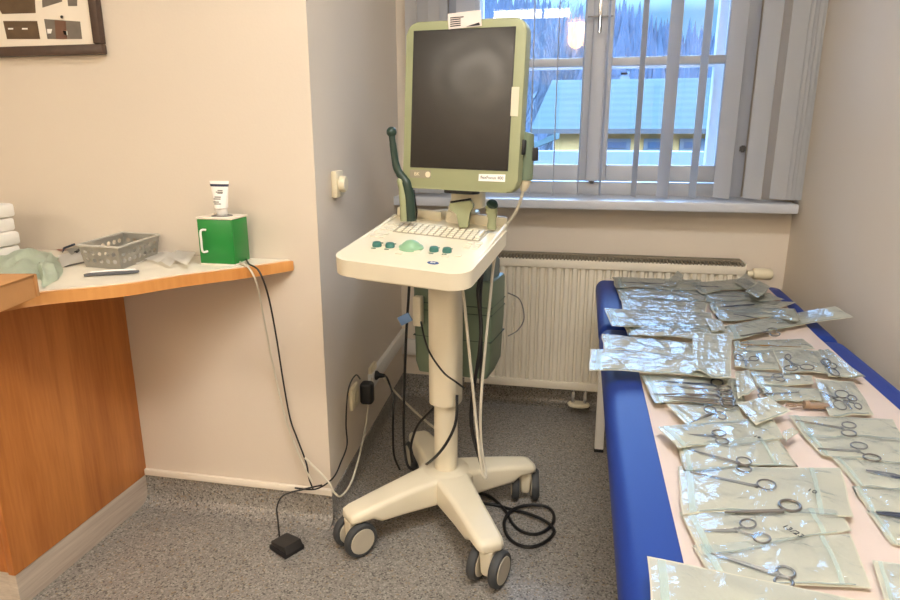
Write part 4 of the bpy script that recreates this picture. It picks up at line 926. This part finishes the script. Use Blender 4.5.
# ------------------------------------------------------------------ sterile pouches and instruments
def pouch(q, z0, label, seed, lift=(0, 0, 0, 0), seal='L', wr=1.0, mark=None, flapside=None):
    """q = TL,TR,BR,BL seen corners; the pouch lies at bed height + z0, corner lifts raise its flaps"""
    zb = BZ + 0.0075 + z0; NU, NV = 30, 12
    def surf(u, v, dz):
        l_ = [(lift[0], 0, 0), (lift[1], 1, 0), (lift[2], 1, 1), (lift[3], 0, 1)]
        z = zb
        for L_, cu_, cv_ in l_:
            if L_:
                d = max(0.0, 1 - abs(u - cu_) / 0.42); z += L_ * d * d * (3 - 2 * d) * (0.5 + 0.5 * (1 - abs(v - cv_)))
        z += 0.0016 * noise.noise(Vector((u * 3 + seed, v * 2, seed * 1.7))) + 0.0016
        a = Vector(q[0]).lerp(Vector(q[1]), u); b_ = Vector(q[3]).lerp(Vector(q[2]), u); p = a.lerp(b_, v)
        ed = 2.6 * noise.noise(Vector((u * 2.6, v * 0.6, seed))) * (0.5 + v)
        w = at(p.x + 1.6 * noise.noise(Vector((v * 2, u * .5, seed + 9))), p.y + ed, z=z)
        return Vector((w.x, w.y, z + dz))
    W0 = surf(.5, .5, 0); t = thing('sterile_pouch', label, 'pouch', (W0.x, W0.y, zb), 'sterilised instrument pouches on the bed')
    def grid(u0, u1, v0, v1, nu, nv, fz):
        bm = nb(); g = [[bm.verts.new(surf(u0 + (u1 - u0) * i / nu, v0 + (v1 - v0) * j / nv, fz(u0 + (u1 - u0) * i / nu, v0 + (v1 - v0) * j / nv))) for i in range(nu + 1)] for j in range(nv + 1)]
        for j in range(nv):
            for i in range(nu): bm.faces.new((g[j][i], g[j][i + 1], g[j + 1][i + 1], g[j + 1][i]))
        return bm
    bm = grid(0, 1, 0, 1, NU, NV, lambda u, v: 0.0); bmesh.ops.solidify(bm, geom=bm.faces[:], thickness=0.0003)
    part('paper_backing', bm, M_backing, t, smooth='all')
    def fz(u, v):
        e_ = min(1, 7 * min(u, 1 - u)) * min(1, 5 * min(v, 1 - v))
        s = Vector((u * 7 + seed * 3.1, v * 3.2, seed)); k = 0.55 + 0.9 * noise.noise(s) + 0.5 * abs(noise.noise(s * 2.7))
        return 0.0009 + e_ * 0.0052 * wr * max(0.1, k)
    part('film', grid(0.01, 0.99, 0.02, 0.98, 44, 18, fz), M_film, t, smooth='all')
    if 'L' in seal: part('seal_band', grid(0.045, 0.085, 0.02, 0.98, 2, 12, lambda u, v: fz(u, v) + 0.0008), M_seal, t)
    if 'R' in seal: part('seal_band', grid(0.80, 0.83, 0.02, 0.98, 2, 12, lambda u, v: fz(u, v) + 0.0008), M_seal, t)
    # printed line along the lower edge
    part('edge_print', grid(0.10, 0.9, 0.955, 0.975, 24, 1, lambda u, v: fz(u, v) + 0.0006), M_pr, t)
    if mark:
        txt, mx, my, sz, a = mark
        c = at(mx, my, z=zb + 0.010)
        part('handwriting', text_bm(txt, sz, Matrix.Translation(c) @ Matrix.Rotation(R(a), 4, 'Z'), 0.0003), M_ink, t, smooth=False)
    return zb
M_pr = mat('pouch_print', (140, 150, 142), 0.6)

def rings_tool(tip, pivot, rings_, z, label, m=None, cat='forceps', name='hemostat', r=0.00135, thick=False, group=None):
    """a ringed instrument: jaws from tip to pivot, one shank to each ring; rings_ = [(px,py,rx,ry,ang)...] in seen pixels"""
    m = m or M_steel; zt = BZ + 0.0075 + z + 0.0034
    T_, P0 = at(*tip, z=zt), at(*pivot, z=zt)
    t = thing(name, label, cat, P0, group)
    side = (P0 - T_).cross(Vector((0, 0, 1))).normalized()
    for s in (-1, 1):
        bm = nb(); tube(bm, [T_ + side * s * 0.0006, T_.lerp(P0, .5) + side * s * 0.0014, P0 + side * s * 0.0016], [0.0009, r, r * 1.25], 8); part('jaw', bm, m, t)
    bm = nb(); lathe(bm, [(0, -0.0025), (0.0035, -0.002), (0.0035, 0.002), (0, 0.0025)], c=P0, n=12); part('pivot', bm, m, t)
    for k, rg in enumerate(rings_):
        cx_, cy_, w, h, a = rg; c = at(cx_, cy_, z=zt)
        pts = []
        for i in range(20):
            an_ = 2 * math.pi * i / 20; ca, sa = math.cos(an_) * w, math.sin(an_) * h
            pts.append(at(cx_ + ca * math.cos(R(a)) - sa * math.sin(R(a)), cy_ + ca * math.sin(R(a)) + sa * math.cos(R(a)), z=zt))
        near = min(pts, key=lambda p: (p - P0).length)
        bm = nb(); tube(bm, [P0 + Vector((0, 0, .001 * (1 if k else -1))), P0.lerp(near, .55) + side * 0.001 * (1 if k else -1), near], [r * 1.2, r * 1.1, r * 1.05], 8); part('shank', bm, m, t)
        bm = nb(); tube(bm, pts, r * 1.05, 8, closed=True); part('finger_ring', bm, m, t)
    return t
def tweezers(p, q, z, label, m=None, w=0.0042, name='tweezers', cat='tweezers'):
    m = m or M_darksteel; zt = BZ + 0.0075 + z + 0.0034; a, b_ = at(*p, z=zt), at(*q, z=zt)
    t = thing(name, label, cat, (a + b_) / 2); s = (b_ - a).cross(Vector((0, 0, 1))).normalized()
    for k in (-1, 1):
        bm = nb(); tube(bm, [a + s * k * 0.0006, a.lerp(b_, .3) + s * k * 0.0025, a.lerp(b_, .75) + s * k * w * 0.7, b_ + s * k * 0.0008], [0.0012, w * .55, w * .75, w * .5], 8, flat=0.4); part('arm', bm, m, t)
    bm = nb(); tube(bm, [b_, b_ + (b_ - a).normalized() * 0.008], [w * .6, w * .4], 8, flat=0.5); part('heel', bm, m, t)
    return t
# z level per pouch: nearer rows lie lower, each tucked under the one behind; loose flaps are lifted
P = pouch
# left column, far to near
P([(612, 277), (702, 280), (702, 291), (616, 288)], .018, 'farthest pouch in the left column at the head end of the bed', 1, (0, .0, 0, 0))
tweezers((668, 284), (620, 282), .018, 'dark grey tweezers in the farthest left pouch')
P([(662, 285), (677, 271), (683, 275), (670, 289)], .024, 'small bluish pouch end standing up at the far left rows', 2, seal='', wr=.9)
P([(616, 287), (706, 290), (706, 301), (620, 298)], .012, 'second pouch from the head end in the left column', 3)
P([(619, 297), (708, 299), (706, 315), (625, 312)], .010, 'third pouch from the head end in the left column', 4, (.01, 0, 0, 0))
P([(604, 308), (712, 313), (716, 331), (612, 326)], .012, 'fourth pouch in the left column with its tip poking over the blue edge', 5, (.012, 0, 0, .008))
P([(622, 321), (728, 326), (718, 340), (628, 338)], .009, 'fifth pouch in the left column with crinkled foil-like film', 6, wr=1.5)
P([(602, 334), (700, 344), (698, 358), (604, 350)], .014, 'sixth pouch in the left column with a raised paper end', 7, (.010, 0, 0, .006), wr=1.3)
P([(590, 349), (722, 357), (730, 378), (589, 371)], .017, 'long bluish pouch jutting out over the left edge of the bed', 8, (.006, 0, 0, .006), wr=1.5)
P([(693, 333), (733, 333), (731, 379), (692, 372)], .027, 'square pouch with blank cream top lying across the long bluish pouch', 9, (0, .004, 0, 0), seal='', wr=.3)
P([(705, 318), (720, 320), (727, 330), (712, 334)], .022, 'small pale paper square above the square pouch', 10, seal='', wr=.3)
P([(640, 375), (738, 378), (748, 404), (655, 402)], .006, 'wide pouch holding a row of needle holders', 11)
zz = .007
for k, (tip, piv, rgs, lab) in enumerate([((658, 381), (712, 385), [(717, 382.5, 6, 4, 10)], 'blue-grey needle holder at the back of the row in the wide pouch'),
        ((661, 385), (713, 390), [(724, 388, 7, 2.6, 5), (725, 392, 7, 2.4, 5)], 'needle holder second from the back in the wide pouch'),
        ((654, 394), (716, 395), [(726, 396, 7, 2.6, 5), (728, 400, 7, 2.4, 5)], 'needle holder in the middle with its tip outside the pouch'),
        ((664, 396), (716, 400), [(727, 402, 7, 2.4, 5)], 'needle holder second from the front in the wide pouch'),
        ((673, 399), (716, 403), [(728, 405, 6, 2.2, 5)], 'foremost needle holder of the row in the wide pouch')]):
    rings_tool(tip, piv, rgs, zz + .001 * k, lab, M_steel if k else M_darksteel, 'needle holder', 'needle_holder', r=0.0019)
P([(735, 372), (749, 370), (758, 390), (738, 398)], .020, 'small pouch end tilted up right of the needle holders', 12, (.006, .006, 0, 0), seal='', wr=.6, mark=('12', 737, 386, .012, 40))
P([(666, 404), (738, 404), (748, 424), (688, 426)], .004, 'pouch with small scissors below the needle holders', 13, (.006, 0, 0, 0))
rings_tool((690, 423), (710, 414), [(710, 409.5, 6, 3, 10), (721, 415.5, 5.5, 3.2, 25)], .005, 'small scissors in the pouch below the needle holders', cat='scissors', name='surgical_scissors')
P([(737, 404), (767, 396), (791, 412), (756, 425)], .013, 'pouch end lying askew between the two columns with handwriting', 14, (0, .008, 0, 0), seal='', mark=('20', 748, 415, .012, -40))
P([(657, 428), (768, 418), (797, 425), (768, 447), (674, 449)][:4], .004, 'unused', 15) if False else None
P([(657, 427), (772, 417), (784, 441), (678, 450)], .005, 'pouch with straight scissors lying below the small scissors pouch', 15, (.006, 0, 0, .004), mark=('19', 757, 437, .012, -42))
rings_tool((682, 434), (713, 436), [(719, 433, 7, 3, 8), (722, 441, 6.5, 3, 8)], .006, 'straight scissors pointing left in the pouch with a short note', cat='scissors', name='surgical_scissors')
P([(782, 433), (792, 428), (799, 432), (786, 440)], .016, 'tiny shiny pouch corner sticking up between the columns', 16, seal='', wr=.6)
P([(675, 440), (778, 436), (798, 468), (684, 470)], .003, 'pouch with long thin scissors in the middle of the left column', 17, seal='LR')
rings_tool((688, 449), (738, 463), [(744, 461, 7.5, 3.6, 12), (744, 468.5, 7.5, 3.4, 10)], .004, 'long thin scissors in the middle of the left column', cat='scissors', name='surgical_scissors')
P([(678, 466), (842, 468), (853, 516), (682, 514)], .002, 'broad cream pouch with two long clamps in the left column', 18, seal='LR', mark=('10', 812, 491, .014, -35))
rings_tool((690, 472), (756, 486), [(766.5, 484.5, 9.5, 4.8, 10)], .003, 'long thin clamp at the back of the broad cream pouch', cat='clamp', name='surgical_clamp')
rings_tool((725, 512), (782, 511), [(790, 505.5, 11, 5.2, 12)], .003, 'dark straight clamp at the front of the broad cream pouch', cat='clamp', name='surgical_clamp', r=.002)
P([(679, 512), (838, 508), (852, 530), (703, 558)], .0, 'pouch marked in black handwriting with open ring clamp', 19, seal='LR', mark=('13/23', 793, 531, .0135, -52))
rings_tool((705, 531), (736, 530), [(748, 523.5, 8, 4.4, 5), (762, 538, 8.5, 4.6, 8)], .001, 'open ring clamp in the pouch with handwriting', cat='clamp', name='surgical_clamp')
P([(692, 545), (850, 533), (873, 588), (716, 584)], -.001, 'large pouch with long slim scissors near the foot end of the left column', 20, seal='LR')
rings_tool((711, 553), (776, 574), [(786, 572, 9.5, 5, 20), (784, 582, 9.5, 5, 12)], .0, 'long slim scissors in the large pouch near the camera', cat='scissors', name='surgical_scissors', r=.0017)
P([(647, 556), (700, 578), (880, 612), (860, 700), (664, 680)][:1] + [(860, 600), (880, 690), (655, 670)], .010, 'nearest pouch at the bottom with its left corner over the blue edge', 21, (.012, 0, 0, .004))
P([(872, 560), (985, 575), (990, 640), (892, 625)], .0, 'pouch cut off by the lower right corner of the photo', 22)
# right column, far to near
P([(690, 283), (746, 278), (764, 290), (702, 293)], .018, 'farthest pouch of the right column beside the radiator', 31, (0, .012, 0, 0))
tweezers((722, 287), (694, 286), .018, 'dark tweezers in the farthest right pouch')
P([(734, 282), (746, 273), (756, 282), (748, 289)], .026, 'pale pouch corner standing up near the thermostat', 32, seal='', wr=.9)
P([(745, 291), (758, 280.5), (771, 289), (757, 298)], .034, 'small bluish square pouch end raised near the thermostat', 33, seal='', wr=1.0)
P([(694, 290), (770, 293), (785, 300), (705, 303)], .010, 'second pouch from the head end in the right column', 34)
tweezers((744, 297), (714, 295), .011, 'dark tweezers in the second pouch of the right column')
P([(706, 299), (796, 302), (770, 313), (712, 313)], .008, 'third pouch of the right column with dark forceps', 35, (0, .004, 0, 0))
tweezers((720, 307), (752, 304.5), .010, 'broad dark forceps in the third pouch of the right column', w=.005, name='dressing_forceps', cat='forceps')
P([(710, 309), (794, 308), (801, 318), (720, 322)], .006, 'fourth pouch of the right column with its end curled up', 36, (0, .014, .008, 0))
tweezers((734, 314), (757, 318), .007, 'thin dark forceps in the fourth pouch of the right column', w=.003, name='dressing_forceps', cat='forceps')
P([(722, 326), (835, 306), (853, 316), (730, 341)], .008, 'long pouch whose raised end sticks out toward the right wall', 37, (0, .035, .02, 0))
rings_tool((740, 336), (765, 332), [(772, 330, 5, 2, 0), (775, 334, 5, 2, 0)], .009, 'small ring instrument in the long raised pouch', cat='clamp', name='surgical_clamp')
P([(733, 341), (803, 339), (816, 350), (735, 353)], .004, 'pouch with gold handled scissors in the right column', 38)
rings_tool((801, 347), (752, 345), [(744, 342.5, 4.5, 2, 0), (743, 346.5, 4.5, 2, 0)], .005, 'gold handled scissors in the right column', M_gold, 'scissors', 'surgical_scissors')
P([(733, 350), (773, 350), (781, 371), (735, 369)], .005, 'square pouch with a small clip right of the cream square', 39, seal='')
rings_tool((746, 366), (746, 361), [(739, 357.5, 4.5, 2.6, 20), (754, 358.5, 4.5, 2.4, 0)], .006, 'small open clip in the square pouch', cat='clamp', name='surgical_clamp')
P([(773, 350), (818, 350), (834, 375), (783, 373)], .006, 'pouch with open ring scissors in the right column', 40, seal='')
rings_tool((785, 357), (793, 364), [(791, 368, 7, 2.6, 0), (807, 367, 7, 2.6, 5), (788, 357, 3, 2.8, 20)], .007, 'open ring scissors in the right column', cat='scissors', name='surgical_scissors')
P([(818, 350), (828, 349), (866, 377), (828, 378)], .008, 'narrow tapered pouch with curved clamps at the right blue edge', 41, (0, 0, .008, 0), seal='')
rings_tool((822, 360), (827, 366), [(826, 362, 5, 3, 15), (832, 365.5, 5, 2.6, 15), (834, 372, 6, 2.8, 30)], .009, 'curved clamps in the narrow tapered pouch', cat='clamp', name='surgical_clamp')
P([(750, 371), (812, 376), (814, 385), (757, 384)], .003, 'thin pouch with small scissors just below the open ring scissors', 42)
rings_tool((755, 376), (772, 377), [(778, 375.5, 5, 2, 5), (780, 379, 5, 2, 10)], .004, 'small scissors in the thin pouch of the right column', cat='scissors', name='surgical_scissors')
P([(757, 384), (820, 389), (824, 401), (770, 402)], .002, 'pouch with a slim hook and cream paper strip', 43)
rings_tool((799, 392), (770, 394), [(763, 391, 5, 2.4, 10), (763, 396, 5, 2.4, 10)], .003, 'slim hook instrument in the pouch with cream paper strip', cat='clamp', name='surgical_clamp')
P([(814, 378), (853, 382), (874, 415), (830, 416)], .003, 'pouch with crossed clamps at the right edge of the sheet', 44, seal='')
rings_tool((822, 392), (834, 398), [(842, 394, 7, 3.6, 10), (840, 405, 7, 4, 25)], .004, 'larger crossed clamp at the right edge of the sheet', cat='clamp', name='surgical_clamp')
rings_tool((852, 409), (845, 401), [(852, 398, 5, 2.6, 20), (858, 406, 4, 2.4, 30)], .005, 'smaller crossed clamp at the right edge of the sheet', cat='clamp', name='surgical_clamp')
c = at(814, 408, z=BZ + 0.006)
sp = thing('speculum', 'tan metal instrument lying bare on the sheet between two pouches', 'instrument', c)
T = Matrix.Translation(c) @ Matrix.Rotation(R(4), 4, 'Z')
bm = nb(); box(bm, -0.014, 0.032, -0.010, 0.010, 0, 0.010, 0.004, M=T); part('blade', bm, M_tan, sp)
bm = nb(); cyl(bm, T @ Vector((-0.022, -0.004, 0.008)), T @ Vector((-0.013, -0.004, 0.008)), 0.009, n=14); part('screw', bm, M_tan, sp)
bm = nb(); tube(bm, [T @ Vector((-0.045 + 0.010 * math.cos(a / 8 * math.pi), 0.007 * math.sin(a / 8 * math.pi), 0.004)) for a in range(16)], 0.0018, 6, closed=True); tube(bm, [T @ Vector((-0.036, 0, .004)), T @ Vector((-0.014, 0, .006))], 0.002, 6); part('ring_handle', bm, M_tan, sp)
P([(788, 415), (893, 419), (905, 440), (805, 437)], .001, 'long pouch with straight scissors near the end of the right column', 45)
rings_tool((795, 420), (842, 428), [(849, 425, 7, 3, 8), (849, 433, 7.5, 3, 8)], .002, 'straight scissors in the long pouch of the right column', cat='scissors', name='surgical_scissors')
P([(800, 433), (915, 438), (925, 466), (822, 456)], -.001, 'pouch with crossed ring forceps below the straight scissors pouch', 46)
rings_tool((818, 448.5), (858, 451), [(859, 445.5, 8.5, 3.2, 8), (872, 457.5, 9, 3.2, 10)], .0, 'crossed ring forceps in the right column', cat='forceps')
P([(830, 456), (930, 467), (940, 492), (858, 487)], -.002, 'pouch with broad dark tweezers at the right photo edge', 47)
tweezers((866, 470), (905, 478), -.001, 'broad dark tweezers at the right photo edge', w=.006)
P([(852, 486), (940, 492), (950, 520), (868, 512)], -.003, 'pouch with a dark flat instrument at the right photo edge', 48)
tweezers((876, 512), (915, 517), -.002, 'dark flat forceps in the lower pouch at the right photo edge', w=.005, name='dressing_forceps', cat='forceps')
P([(866, 511), (950, 520), (960, 556), (892, 545)], -.003, 'pouch with cream lower edge second from the bottom at the right', 49)
